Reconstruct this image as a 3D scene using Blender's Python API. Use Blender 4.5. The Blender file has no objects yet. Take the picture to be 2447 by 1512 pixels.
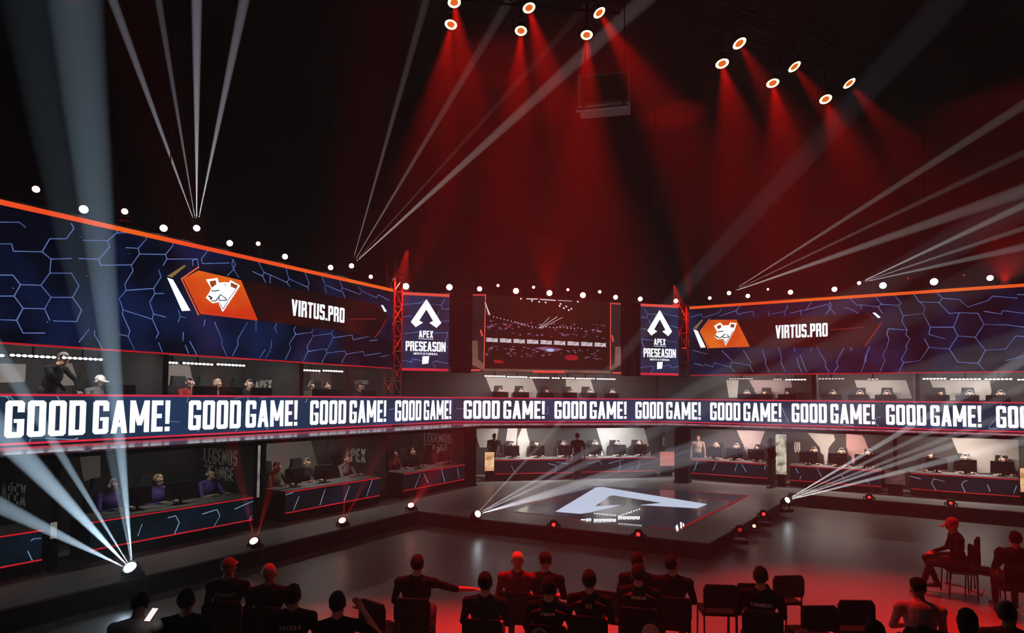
import bpy, bmesh, math, random
import numpy as np
from mathutils import Vector, Matrix
from mathutils.bvhtree import BVHTree

random.seed(7)
SC = bpy.context.scene
COL = SC.collection
R = math.radians

# ------------------------------------------------------------------ camera
W, H, F, PX, PY = 2447.0, 1512.0, 1450.0, 1223.5, 885.0
CZ = 3.35                      # camera height above the hall floor
ST = 0.35                      # stage height
cam = bpy.data.cameras.new('camera')
cam_o = bpy.data.objects.new('camera', cam)
COL.objects.link(cam_o)
cam.sensor_width = 36.0
cam.lens = 36.0 * F / W
cam.shift_y = (PY - H / 2) / W
cam.clip_start = 0.1
cam.clip_end = 200
CM = (Matrix.Translation((0, 0, CZ)) @ Matrix.Rotation(R(31.25), 4, 'Z')
      @ Matrix.Rotation(R(92.5), 4, 'X') @ Matrix.Rotation(0.0088, 4, 'Z'))
cam_o.matrix_world = CM
SC.camera = cam_o
CM3 = CM.to_3x3()
CP = Vector((0, 0, CZ))

# ------------------------------------------------------------------ world: thin smoke fills the hall
wd = bpy.data.worlds.new('hall_air')
SC.world = wd
wd.use_nodes = True
wn = wd.node_tree
wn.nodes['Background'].inputs[0].default_value = (0, 0, 0, 1)
wn.nodes['Background'].inputs[1].default_value = 0
wv = wn.nodes.new('ShaderNodeVolumeScatter')
wv.inputs['Density'].default_value = 0.012
wv.inputs['Anisotropy'].default_value = 0.15
wn.links.new(wv.outputs[0], wn.nodes['World Output'].inputs['Volume'])

SC.view_settings.view_transform = 'Standard'
SC.view_settings.look = 'None'
SC.view_settings.gamma = 1.0
SC.view_settings.exposure = 0.0
SC.view_settings.use_curve_mapping = False
SC.cycles.use_denoising = True
SC.cycles.max_bounces = 3
SC.cycles.diffuse_bounces = 1
SC.cycles.glossy_bounces = 2
SC.cycles.volume_bounces = 0
SC.cycles.sample_clamp_indirect = 40.0
SC.cycles.use_adaptive_sampling = True
SC.cycles.adaptive_threshold = 0.05
SC.cycles.light_sampling_threshold = 0.03
SC.cycles.caustics_reflective = False
SC.cycles.caustics_refractive = False


# ------------------------------------------------------------------ pixel -> place
def ray(px, py):
    return CM3 @ Vector(((px - PX) / F, -(py - PY) / F, -1))


def at(px, py, d):
    return CP + ray(px, py) * d


def onz(z, px, py):
    d = ray(px, py)
    return CP + d * ((z - CZ) / d.z)


def sz(th, t, px, py):
    """place along (s) and height (z) of a pixel on the upright plane t of the wall turned by th degrees"""
    d = Matrix.Rotation(-R(th), 3, 'Z') @ ray(px, py)
    k = t / d.y
    return d.x * k, CZ + d.z * k


def wl(th, s, t, z):
    return Matrix.Rotation(R(th), 3, 'Z') @ Vector((s, t, z))


# ------------------------------------------------------------------ mesh builder
class MB:
    def __init__(self):
        self.v, self.f, self.m = [], [], []

    def add(self, vs, fs, mi=0):
        b = len(self.v)
        self.v += [tuple(x) for x in vs]
        for q in fs:
            self.f.append(tuple(b + i for i in q))
            self.m.append(mi)
        return self

    def box(self, x0, x1, y0, y1, z0, z1, mi=0):
        vs = [(x, y, z) for x in (x0, x1) for y in (y0, y1) for z in (z0, z1)]
        return self.add(vs, [(0, 1, 3, 2), (4, 6, 7, 5), (0, 4, 5, 1), (2, 3, 7, 6), (0, 2, 6, 4), (1, 5, 7, 3)], mi)

    def bbox(self, x0, x1, y0, y1, z0, z1, b=0.01, mi=0):
        """box with bevelled upright and level edges"""
        bm = bmesh.new()
        bmesh.ops.create_cube(bm, size=1)
        for v in bm.verts:
            v.co = ((x0 + x1) / 2 + v.co.x * (x1 - x0), (y0 + y1) / 2 + v.co.y * (y1 - y0), (z0 + z1) / 2 + v.co.z * (z1 - z0))
        bmesh.ops.bevel(bm, geom=bm.edges[:], offset=b, segments=2, affect='EDGES', profile=0.6)
        bm.verts.index_update()
        self.add([v.co[:] for v in bm.verts], [[v.index for v in f.verts] for f in bm.faces], mi)
        bm.free()
        return self

    def poly(self, pts, y, mi=0):
        """flat shape in the x-z plane facing -y"""
        a = sum(pts[i][0] * pts[(i + 1) % len(pts)][1] - pts[(i + 1) % len(pts)][0] * pts[i][1] for i in range(len(pts)))
        if a < 0:
            pts = pts[::-1]
        return self.add([(p[0], y, p[1]) for p in pts], [range(len(pts))], mi)

    def slab(self, pts, y0, y1, mi=0):
        """outline in the x-z plane with thickness y0..y1"""
        a = sum(pts[i][0] * pts[(i + 1) % len(pts)][1] - pts[(i + 1) % len(pts)][0] * pts[i][1] for i in range(len(pts)))
        if a < 0:
            pts = pts[::-1]
        n = len(pts)
        vs = [(p[0], y0, p[1]) for p in pts] + [(p[0], y1, p[1]) for p in pts]
        fs = [tuple(range(n)), tuple(range(2 * n - 1, n - 1, -1))]
        fs += [(i, i + n, (i + 1) % n + n, (i + 1) % n) for i in range(n)]
        return self.add(vs, fs, mi)

    def plan(self, pts, z0, z1, mi=0):
        """outline in the x-y plane with height z0..z1"""
        a = sum(pts[i][0] * pts[(i + 1) % len(pts)][1] - pts[(i + 1) % len(pts)][0] * pts[i][1] for i in range(len(pts)))
        if a < 0:
            pts = pts[::-1]
        n = len(pts)
        vs = [(p[0], p[1], z0) for p in pts] + [(p[0], p[1], z1) for p in pts]
        fs = [tuple(range(n - 1, -1, -1)), tuple(range(n, 2 * n))]
        fs += [(i, (i + 1) % n, (i + 1) % n + n, i + n) for i in range(n)]
        return self.add(vs, fs, mi)

    def strip(self, pts, w, y, mi=0):
        """thin flat line through the x-z points"""
        for (a, b) in zip(pts[:-1], pts[1:]):
            d = Vector((b[0] - a[0], b[1] - a[1]))
            if d.length < 1e-5:
                continue
            d.normalize()
            n = Vector((-d.y, d.x)) * (w / 2)
            e = d * (w * .35)
            self.poly([(a[0] - e.x - n.x, a[1] - e.y - n.y), (b[0] + e.x - n.x, b[1] + e.y - n.y),
                       (b[0] + e.x + n.x, b[1] + e.y + n.y), (a[0] - e.x + n.x, a[1] - e.y + n.y)], y, mi)
        return self

    def tube(self, pts, r, seg=8, mi=0, caps=True):
        """round bar through 3-D points; r a number or one per point"""
        pts = [Vector(p) for p in pts]
        n = len(pts)
        rr = r if isinstance(r, (list, tuple)) else [r] * n
        rings = []
        for i, p in enumerate(pts):
            d = (pts[min(i + 1, n - 1)] - pts[max(i - 1, 0)]).normalized()
            up = Vector((0, 0, 1)) if abs(d.z) < .9 else Vector((1, 0, 0))
            a = d.cross(up).normalized()
            b = d.cross(a).normalized()
            rings.append([p + (a * math.cos(2 * math.pi * k / seg) + b * math.sin(2 * math.pi * k / seg)) * rr[i] for k in range(seg)])
        vs = [q for rg in rings for q in rg]
        fs = []
        for i in range(n - 1):
            for k in range(seg):
                k2 = (k + 1) % seg
                fs.append((i * seg + k, (i + 1) * seg + k, (i + 1) * seg + k2, i * seg + k2))
        if caps:
            fs.append(tuple(range(seg)))
            fs.append(tuple(range(n * seg - 1, (n - 1) * seg - 1, -1)))
        return self.add(vs, fs, mi)

    def lathe(self, prof, o=(0, 0, 0), axis=(0, 0, 1), seg=16, mi=0):
        """profile of (radius, along) turned about an axis"""
        ax = Vector(axis).normalized()
        up = Vector((0, 0, 1)) if abs(ax.z) < .9 else Vector((1, 0, 0))
        a = ax.cross(up).normalized()
        b = ax.cross(a).normalized()
        o = Vector(o)
        vs, fs = [], []
        for (r, h) in prof:
            for k in range(seg):
                an = 2 * math.pi * k / seg
                vs.append(o + ax * h + (a * math.cos(an) + b * math.sin(an)) * r)
        for i in range(len(prof) - 1):
            for k in range(seg):
                k2 = (k + 1) % seg
                fs.append((i * seg + k, (i + 1) * seg + k, (i + 1) * seg + k2, i * seg + k2))
        return self.add(vs, fs, mi)

    def ell(self, c, r, seg=14, rings=9, mi=0):
        vs, fs = [], []
        for i in range(rings + 1):
            ph = math.pi * i / rings
            for k in range(seg):
                an = 2 * math.pi * k / seg
                vs.append((c[0] + r[0] * math.sin(ph) * math.cos(an), c[1] + r[1] * math.sin(ph) * math.sin(an), c[2] + r[2] * math.cos(ph)))
        for i in range(rings):
            for k in range(seg):
                k2 = (k + 1) % seg
                fs.append((i * seg + k, (i + 1) * seg + k, (i + 1) * seg + k2, i * seg + k2))
        return self.add(vs, fs, mi)

    def mesh(self, name, mats, smooth=False):
        me = bpy.data.meshes.new(name)
        me.from_pydata(self.v, [], self.f)
        for m in (mats if isinstance(mats, (list, tuple)) else [mats]):
            me.materials.append(m)
        if any(self.m):
            me.polygons.foreach_set('material_index', self.m)
        if smooth:
            me.shade_smooth()
        me.update()
        return me

    def build(self, name, mats, parent=None, smooth=False):
        return link(name, self.mesh(name, mats, smooth), parent)


STUFF = ('hexagon_lines', 'sparkles', 'picture_violet', 'picture_white', 'picture_red', 'small_white_lettering', 'lamp_row', 'emblem_lines', 'banner_lines', 'red_frame_lines')


def link(name, data, parent=None):
    o = bpy.data.objects.new(name, data)
    if name in STUFF:
        o['kind'] = 'stuff'
    COL.objects.link(o)
    o.parent = parent
    return o


def tag(o, label, cat, group=None, kind=None):
    if label:
        o['label'] = label
    if cat:
        o['category'] = cat
    if group:
        o['group'] = group
    if kind:
        o['kind'] = kind
    return o


def thing(name, label, cat, loc=(0, 0, 0), rz=0.0, group=None):
    o = link(name, None)
    o.empty_display_size = .2
    o.location = loc
    o.rotation_euler = (0, 0, rz)
    return tag(o, label, cat, group)


def copy_tree(o, parent=None):
    c = o.copy()
    COL.objects.link(c)
    c.parent = parent
    for ch in list(o.children):
        copy_tree(ch, c)
    return c


# ------------------------------------------------------------------ materials
MATS = {}


def mat(name, col, rough=.6, metal=0.0, var=.12, scale=8.0, bump=0.0, spec=.5, coat=0.0, emit=None):
    if name in MATS:
        return MATS[name]
    m = bpy.data.materials.new(name)
    m.use_nodes = True
    nt = m.node_tree
    b = nt.nodes['Principled BSDF']
    tc = nt.nodes.new('ShaderNodeTexCoord')
    no = nt.nodes.new('ShaderNodeTexNoise')
    no.inputs['Scale'].default_value = scale
    no.inputs['Detail'].default_value = 4
    nt.links.new(tc.outputs['Object'], no.inputs['Vector'])
    mx = nt.nodes.new('ShaderNodeMix')
    mx.data_type = 'RGBA'
    mx.inputs['A'].default_value = (*[c * (1 - var) for c in col], 1)
    mx.inputs['B'].default_value = (*[min(1, c * (1 + var)) for c in col], 1)
    nt.links.new(no.outputs['Fac'], mx.inputs['Factor'])
    nt.links.new(mx.outputs['Result'], b.inputs['Base Color'])
    b.inputs['Roughness'].default_value = rough
    b.inputs['Metallic'].default_value = metal
    b.inputs['Specular IOR Level'].default_value = spec
    b.inputs['Coat Weight'].default_value = coat
    if emit:
        b.inputs['Emission Color'].default_value = (*emit, 1)
        b.inputs['Emission Strength'].default_value = 1.0
    if bump:
        bp = nt.nodes.new('ShaderNodeBump')
        bp.inputs['Strength'].default_value = bump
        bp.inputs['Distance'].default_value = .01
        n2 = nt.nodes.new('ShaderNodeTexNoise')
        n2.inputs['Scale'].default_value = scale * 8
        nt.links.new(tc.outputs['Object'], n2.inputs['Vector'])
        nt.links.new(n2.outputs['Fac'], bp.inputs['Height'])
        nt.links.new(bp.outputs['Normal'], b.inputs['Normal'])
    MATS[name] = m
    return m


def glow(name, col, strength=1.0, col2=None, scale=.6, lo=.35, hi=.65, sample=False):
    """self-lit surface: LED wall picture, lamp lens, light bar"""
    if name in MATS:
        return MATS[name]
    m = bpy.data.materials.new(name)
    m.use_nodes = True
    nt = m.node_tree
    nt.nodes.clear()
    out = nt.nodes.new('ShaderNodeOutputMaterial')
    em = nt.nodes.new('ShaderNodeEmission')
    em.inputs['Strength'].default_value = strength
    em.inputs['Color'].default_value = (*col, 1)
    tc = nt.nodes.new('ShaderNodeTexCoord')
    no = nt.nodes.new('ShaderNodeTexNoise')
    no.inputs['Scale'].default_value = scale
    no.inputs['Detail'].default_value = 2
    nt.links.new(tc.outputs['Object'], no.inputs['Vector'])
    cr = nt.nodes.new('ShaderNodeValToRGB')
    cr.color_ramp.elements[0].position = lo
    cr.color_ramp.elements[1].position = hi
    cr.color_ramp.elements[0].color = (*(col2 if col2 else [c * .95 for c in col]), 1)
    cr.color_ramp.elements[1].color = (*col, 1)
    nt.links.new(no.outputs['Fac'], cr.inputs['Fac'])
    nt.links.new(cr.outputs['Color'], em.inputs['Color'])
    nt.links.new(em.outputs[0], out.inputs['Surface'])
    m.cycles.emission_sampling = 'AUTO' if sample else 'NONE'
    MATS[name] = m
    return m


M_BLACK = mat('black_cloth', (.005, .005, .005), .9, bump=.2, spec=.15)
M_DRAPE = mat('hall_drape', (.012, .010, .010), .95, scale=1.2, bump=.3)
M_METAL = mat('black_metal', (.012, .012, .013), .45, .6)
M_ALU = mat('truss_aluminium', (.28, .27, .27), .35, .9)
M_PLAST = mat('black_plastic', (.010, .010, .011), .4)
M_SILVER = mat('silver_plastic', (.35, .35, .36), .35, .3)
M_WOOD = mat('grey_board', (.10, .10, .10), .7)
M_WALLB = mat('booth_wall_print', (.034, .035, .033), .8, var=.25, scale=1.5)
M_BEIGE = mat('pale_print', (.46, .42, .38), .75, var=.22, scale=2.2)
M_PRINTW = mat('printed_letters', (.78, .76, .72), .6)
M_PRINTD = mat('dark_print', (.12, .10, .08), .8, var=.5, scale=5)
M_DECK = mat('stage_deck', (.25, .26, .25), .36, var=.25, scale=1.6, bump=.05)
M_FASC = mat('stage_skirt', (.008, .008, .008), .85)
M_LEDGE = mat('glossy_canopy_top', (.55, .55, .58), .17, .7, var=.12, scale=3, coat=.3)
M_WHITE = glow('led_white', (.93, .96, 1.0), 1.35)
M_RED = glow('led_red', (1.0, .035, .07), .85, (.75, .02, .06), 1.5)
M_ORANGE = glow('led_orange', (1.0, .17, .015), .95, (.95, .04, .02), .35, .3, .7)
M_REDLINE = glow('led_red_line', (.85, .02, .03), .75, (.5, .012, .02), 1.0)
M_NAVY = glow('led_navy', (.007, .018, .080), 1.0, (.0010, .0024, .008), .75, .42, .80, sample=True)
M_TEAL = glow('led_teal', (.018, .045, .13), 1.0, (.010, .026, .052), .5, .35, .7, sample=True)
M_HEX = glow('led_hex_line', (.20, .30, .72), .9, (.05, .085, .24), 1.6, .3, .7)
M_HEXC = glow('led_hex_cyan', (.30, .50, .72), 1.0, (.10, .17, .26), 1.6)
M_COUNT = glow('led_counter', (.004, .010, .022), 1.0, (.0012, .0045, .006), 1.0, .45, .8)
M_BAR = glow('light_bar_white', (1, .98, .95), 3.0)


def lens_mat(name, col, s):
    return glow(name, col, s)


ML_WHITE = lens_mat('lens_white', (1, .97, .95), 14)
ML_COOL = lens_mat('lens_cool_white', (.85, .95, 1), 18)
ML_PINK = lens_mat('lens_pink', (1, .45, .38), 5)
ML_RED = lens_mat('lens_red', (1, .06, .06), 1.0)
ML_REDHOT = lens_mat('lens_red_hot', (1, .30, .20), 9)
ML_DIM = lens_mat('lens_dim_red', (.75, .03, .03), .5)
ML_RING = lens_mat('lens_ring_yellow', (1, .80, .36), 4.5)
ML_RINGC = lens_mat('lens_ring_centre', (.95, .16, .02), .9)


# ------------------------------------------------------------------ lamps
def spot(parent, name, p, q, size, watt, col, blend=.45, r=.04):
    l = bpy.data.lights.new(name, 'SPOT')
    l.energy, l.color, l.spot_size, l.spot_blend, l.shadow_soft_size = watt, col, R(size), blend, r
    o = bpy.data.objects.new(name, l)
    COL.objects.link(o)
    p, q = Vector(p), Vector(q)
    mw = Matrix.Translation(p) @ (q - p).to_track_quat('-Z', 'Y').to_matrix().to_4x4()
    if parent:
        o.parent = parent
        bpy.context.view_layer.update()
        o.matrix_parent_inverse = parent.matrix_world.inverted()
    o.matrix_world = mw
    return o


def area(name, p, q, sx, sy, watt, col, parent=None):
    l = bpy.data.lights.new(name, 'AREA')
    l.shape = 'RECTANGLE'
    l.size, l.size_y, l.energy, l.color = sx, sy, watt, col
    o = bpy.data.objects.new(name, l)
    COL.objects.link(o)
    p, q = Vector(p), Vector(q)
    o.matrix_world = Matrix.Translation(p) @ (q - p).to_track_quat('-Z', 'Y').to_matrix().to_4x4()
    return o

# ------------------------------------------------------------------ block letters
def glyphs():
    G = {}
    sx, sy, c = .165, .155, .065

    def r(x0, y0, x1, y1):
        return [(x0, y0), (x1, y0), (x1, y1), (x0, y1)]

    def ring(w, tl=1, tr=1, br=1, bl=1):
        k = lambda f: c if f else 0.0
        return [[(0, k(bl)), (sx, k(bl)), (sx, 1 - k(tl)), (0, 1 - k(tl))],
                [(w - sx, k(br)), (w, k(br)), (w, 1 - k(tr)), (w - sx, 1 - k(tr))],
                [(0, 1 - k(tl)), (k(tl), 1), (w - k(tr), 1), (w, 1 - k(tr)), (w, 1 - sy), (0, 1 - sy)],
                [(0, sy), (w, sy), (w, k(br)), (w - k(br), 0), (k(bl), 0), (0, k(bl))]]
    w = .44
    o = ring(w)
    G['O'] = (w, o)
    G['0'] = (w, o)
    G['D'] = (w, ring(w, 0, 1, 1, 0))
    G['Q'] = (w, o)
    g = [o[0], o[2], o[3], r(w - sx, .68, w, 1 - c), r(w - sx, c, w, .50), r(w * .45, .40, w, .50)]
    G['G'] = (w, g)
    G['C'] = (w, [o[0], o[2], o[3], r(w - sx, .68, w, 1 - c), r(w - sx, c, w, .32)])
    G['U'] = (w, [r(0, c, sx, 1), r(w - sx, c, w, 1), o[3]])
    G['J'] = (w, [r(0, c, sx, .3), r(w - sx, c, w, 1), o[3]])
    G['I'] = (sx, [r(0, 0, sx, 1)])
    G['1'] = (sx * 1.6, [r(sx * .6, 0, sx * 1.6, 1), [(0, .78), (sx * .6, .86), (sx * .6, 1), (0, .92)]])
    G['!'] = (sx, [[(0.015, .24), (sx - .015, .24), (sx, 1), (0, 1)], r(0, 0, sx, .15)])
    G['.'] = (sx, [r(0, 0, sx, .15)])
    G['L'] = (.36, [r(0, 0, sx, 1), r(0, 0, .36, sy)])
    G['E'] = (.37, [r(0, 0, sx, 1), r(0, 0, .37, sy), r(0, 1 - sy, .37, 1), r(0, .43, .33, .57)])
    G['F'] = (.37, [r(0, 0, sx, 1), r(0, 1 - sy, .37, 1), r(0, .43, .33, .57)])
    G['H'] = (w, [r(0, 0, sx, 1), r(w - sx, 0, w, 1), r(0, .43, w, .57)])
    G['T'] = (.40, [r(.2 - sx / 2, 0, .2 + sx / 2, 1), r(0, 1 - sy, .40, 1)])
    G['N'] = (.46, [r(0, 0, sx * .9, 1), r(.46 - sx * .9, 0, .46, 1), [(0, 1), (sx, 1), (.46, 0), (.46 - sx, 0)]])
    G['M'] = (.60, [r(0, 0, sx, 1), r(.6 - sx, 0, .6, 1), [(0, 1), (sx, 1), (.37, .22), (.23, .22)],
                    [(.6, 1), (.6 - sx, 1), (.23, .22), (.37, .22)]])
    G['A'] = (.48, [[(0, 0), (sx, 0), (.24 + sx * .55, 1), (.24 - sx * .55, 1)],
                    [(.48, 0), (.48 - sx, 0), (.24 - sx * .55, 1), (.24 + sx * .55, 1)], r(.1, .2, .38, .33)])
    G['V'] = (.46, [[(0, 1), (sx, 1), (.23 + sx * .5, 0), (.23 - sx * .5, 0)],
                    [(.46, 1), (.46 - sx, 1), (.23 - sx * .5, 0), (.23 + sx * .5, 0)]])
    G['X'] = (.46, [[(0, 0), (sx, 0), (.46, 1), (.46 - sx, 1)], [(0, 1), (sx, 1), (.46, 0), (.46 - sx, 0)]])
    G['Y'] = (.46, [[(0, 1), (sx, 1), (.23 + sx * .5, .42), (.23 - sx * .5, .42)],
                    [(.46, 1), (.46 - sx, 1), (.23 - sx * .5, .42), (.23 + sx * .5, .42)], r(.23 - sx / 2, 0, .23 + sx / 2, .5)])
    G['K'] = (.44, [r(0, 0, sx, 1), [(sx, .40), (sx, .6), (.29, 1), (.44, 1)], [(sx * .9, .60), (sx * 1.8, .60), (.44, 0), (.28, 0)]])
    G['Z'] = (.42, [r(0, 1 - sy, .42, 1), r(0, 0, .42, sy), [(0, sy), (.15, sy), (.42, 1 - sy), (.27, 1 - sy)]])
    G['2'] = (.40, [[(0, .86), (.06, 1), (.34, 1), (.40, .9), (.40, .86)], r(.40 - sx, .5, .40, .87), r(0, 0, .4, sy), [(0, sy), (.16, sy), (.40, .5), (.26, .5)]])
    G['4'] = (.44, [r(.24, 0, .24 + sx, 1), r(0, .24, .44, .37), [(0, .37), (.13, .37), (.34, 1), (.24, 1)]])
    h = .46
    G['P'] = (.42, [r(0, 0, sx, 1), [(0, 1), (.42 - c, 1), (.42, 1 - c), (.42, 1 - sy), (0, 1 - sy)],
                    r(.42 - sx, h + c - .04, .42, 1 - c), [(0, h - .04), (.42 - c, h - .04), (.42, h + c - .04), (.42, h + .11), (0, h + .11)]])
    G['R'] = (.44, G['P'][1] + [r(.44 - sx, 0, .44, .42)])
    G['B'] = (.44, G['P'][1] + [r(.44 - sx, c, .44, .42), [(0, 0), (.44 - c, 0), (.44, c), (.44, sy), (0, sy)]])
    w = .42
    G['S'] = (w, [[(0, 1 - c), (c, 1), (w - c, 1), (w, 1 - c), (w, 1 - sy), (0, 1 - sy)], r(0, .55, sx, 1 - c),
                  r(w - sx, .74, w, 1 - c), [(0, .53), (w * .2, .43), (w, .43), (w, .52), (w * .8, .60), (0, .60)],
                  r(w - sx, c, w, .46), r(0, c, sx, .27), [(0, sy), (w, sy), (w, c), (w - c, 0), (c, 0), (0, c)]])
    return G


GL = glyphs()


def text_w(s, gap=.075, space=.24):
    return sum((space if ch == ' ' else GL[ch][0]) + gap for ch in s) - gap


def text(mb, s, x0, x1, z0, z1, y, mi=0, gap=.075, space=.24, slant=0.0):
    k = (x1 - x0) / text_w(s, gap, space)
    hh = z1 - z0
    x = x0
    for ch in s:
        if ch == ' ':
            x += (space + gap) * k
            continue
        gw, ps = GL[ch]
        for p in ps:
            mb.poly([(x + a * k + slant * b * hh, z0 + b * hh) for a, b in p], y, mi)
        x += (gw + gap) * k
    return mb


# the wall planes: turn in degrees, ribbon t, counter t, lower back t, upper back t, upper screen t
WALLS = {'left': dict(th=90, rib=12.2, cnt=12.0, back=14.8, uback=14.8, scr=12.2, s0=0.6, s1=16.35),
         'centre': dict(th=45, rib=20.19, cnt=21.5, back=23.2, uback=22.3, scr=18.53, s0=2.93, s1=10.64),
         'right': dict(th=0, rib=21.8, cnt=23.0, back=24.7, uback=23.8, scr=20.85, s0=-6.75, s1=8.0)}
ZT, ZB = 3.335, 2.485           # ribbon top and bottom

# ------------------------------------------------------------------ the hall
mb = MB()
mb.box(-24, 18, -10, 34, -.2, 0)
M_FLOOR = mat('hall_floor', (.23, .22, .20), .34, var=.22, scale=.9, bump=.06)
o = tag(mb.build('floor', M_FLOOR), 'dark polished hall floor in front of the stage', 'floor', kind='structure')
CEIL = 13.5
for nm, b in (('wall_back', (-24, 18, 33.6, 34, 0, CEIL)), ('wall_left', (-24, -23.6, -10, 34, 0, CEIL)),
              ('wall_right', (17.6, 18, -10, 34, 0, CEIL)), ('wall_front', (-24, 18, -10.4, -10, 0, CEIL))):
    tag(MB().box(*b).build(nm, M_DRAPE), 'black draped wall of the dark hall', 'wall', kind='structure')
tag(MB().box(-24, 18, -10.4, 34, CEIL, CEIL + .3).build('ceiling', M_DRAPE), 'black ceiling high above the lamps', 'ceiling', kind='structure')

# ------------------------------------------------------------------ stage
stage_out = [(-10.45, .4), (-10.42, 12.45), (-8.38, 12.5), (-3.1, 13.05), (-2.54, 19.1), (-2.54, 21.4), (9.5, 21.4), (9.5, 28.5), (-19, 28.5), (-19, .4)]
stg = thing('stage', 'low black stage with grey deck running under the booths around the square platform', 'stage')
mb = MB().plan(stage_out, ST - .03, ST)
mb.build('deck', M_DECK, stg)
mb = MB().plan([(x, y) for x, y in stage_out], .0, ST - .03)
mb.build('skirt', M_FASC, stg)
for a, b in zip(stage_out[:6], stage_out[1:7]):
    a, b = Vector((*a, 0)), Vector((*b, 0))
    d = (b - a).normalized()
    n = Vector((d.y, -d.x, 0)) * .012
    mb = MB()
    mb.add([a + n + Vector((0, 0, ST - .028)), b + n + Vector((0, 0, ST - .028)), b + n + Vector((0, 0, ST + .004)), a + n + Vector((0, 0, ST + .004)),
            a - n + Vector((0, 0, ST - .028)), b - n + Vector((0, 0, ST - .028)), b - n + Vector((0, 0, ST + .004)), a - n + Vector((0, 0, ST + .004))],
           [(0, 1, 2, 3), (7, 6, 5, 4), (3, 2, 6, 7), (0, 4, 5, 1), (0, 3, 7, 4), (1, 5, 6, 2)])
    mb.build('edge_trim', mat('edge_trim', (.22, .22, .20), .4, .5), stg)

# LED floor with the arrow emblem
fl_c = [onz(ST, x, y) for x, y in ((1225, 1222), (1617, 1265), (1788, 1183), (1400, 1160))]
fl = thing('led_floor', 'glossy dark LED floor with red border and white arrow emblem on the platform', 'floor screen', (0, 0, ST))
zf = .012
MB().plan([(p.x, p.y) for p in fl_c], 0, zf).build('screen_surface', mat('led_floor_glass', (.035, .040, .048), .20, var=.2, scale=2, coat=.4, emit=(.016, .021, .030)), fl)


def floor_poly(mb, pts, z, mi=0):
    q = [onz(ST + z, x, y) for x, y in pts]
    a = sum(q[i].x * q[(i + 1) % len(q)].y - q[(i + 1) % len(q)].x * q[i].y for i in range(len(q)))
    if a < 0:
        q = q[::-1]
    mb.add([(p.x, p.y, z) for p in q], [range(len(q))], mi)


def floor_line(mb, pts, w, z, mi=0):
    q = [onz(ST + z, x, y) for x, y in pts]
    for a, b in zip(q[:-1], q[1:]):
        d = (b - a).normalized()
        n = Vector((-d.y, d.x, 0)) * w / 2
        mb.add([(p.x, p.y, z) for p in (a - n, b - n, b + n, a + n)], [(0, 1, 2, 3)], mi)


mb = MB()
em = [(1424, 1163), (1690, 1203), (1667, 1214), (1529, 1206), (1582, 1201), (1466, 1183), (1422, 1208), (1484, 1206), (1386, 1226), (1327, 1221)]
floor_poly(mb, [(1424, 1164), (1440, 1163), (1466, 1183), (1457, 1184), (1422, 1209), (1410, 1222), (1386, 1227), (1327, 1222)], zf + .004)
floor_poly(mb, [(1440, 1163), (1468, 1168), (1690, 1204), (1667, 1214), (1582, 1201), (1466, 1183)], zf + .004)
floor_poly(mb, [(1422, 1209), (1484, 1206), (1410, 1224), (1386, 1227)], zf + .004)
floor_poly(mb, [(1529, 1206), (1582, 1201), (1667, 1214)], zf + .004)
mb.build('arrow_emblem', glow('led_floor_white', (.62, .70, .88), .95), fl)
mb = MB()
floor_line(mb, [(1618, 1265), (1788, 1183)], .06, zf + .003)
floor_line(mb, [(1555, 1258), (1618, 1265)], .035, zf + .003)
floor_line(mb, [(1640, 1174), (1788, 1183)], .06, zf + .003)
floor_line(mb, [(1230, 1202), (1300, 1197), (1345, 1198)], .05, zf + .003)
floor_line(mb, [(1655, 1188), (1745, 1196)], .05, zf + .003)
floor_line(mb, [(1350, 1238), (1400, 1243)], .03, zf + .003)
mb.build('red_border', glow('led_floor_red', (.55, .03, .03), .55), fl)
mb = MB()
for x0, y0, x1, y1, n, w in ((1421, 1226, 1470, 1231, 9, .05), (1478, 1233, 1528, 1216, 9, .07), (1390, 1241, 1398, 1241, 3, .04)):
    for k in range(n):
        f = k / (n - 1)
        x, y = x0 + (x1 - x0) * f, y0 + (y1 - y0) * f
        floor_poly(mb, [(x - 1.8, y - 1.2), (x + 1.8, y - 1.2), (x + 1.8, y + 1.2), (x - 1.8, y + 1.2)], zf + .004)
for x0, x1, y0, hgt, n in ((1401, 1414, 1238, 7, 3), (1419, 1473, 1239, 8, 14), (1477, 1530, 1233, 8, 14)):
    for k in range(n):
        xa = x0 + (x1 - x0) * k / n
        xb = xa + (x1 - x0) / n * .72
        floor_poly(mb, [(xa, y0), (xb, y0), (xb, y0 + hgt - (k % 3)), (xa, y0 + hgt - (k % 2))], zf + .004)
for k in range(13):
    x = 1478 + k * 4.4
    floor_poly(mb, [(x, 1249 + k * .4), (x + 2, 1249 + k * .4), (x + 2, 1251 + k * .4), (x, 1251 + k * .4)], zf + .004)
floor_poly(mb, [(1614, 1258), (1619, 1252), (1622, 1266), (1617, 1268)], zf + .005)
floor_poly(mb, [(1625, 1247), (1629, 1247), (1630, 1262), (1626, 1262)], zf + .005)
floor_poly(mb, [(1631, 1250), (1634, 1249), (1635, 1258), (1632, 1258)], zf + .005)
mb.build('small_white_lettering', M_WHITE, fl)

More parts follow.
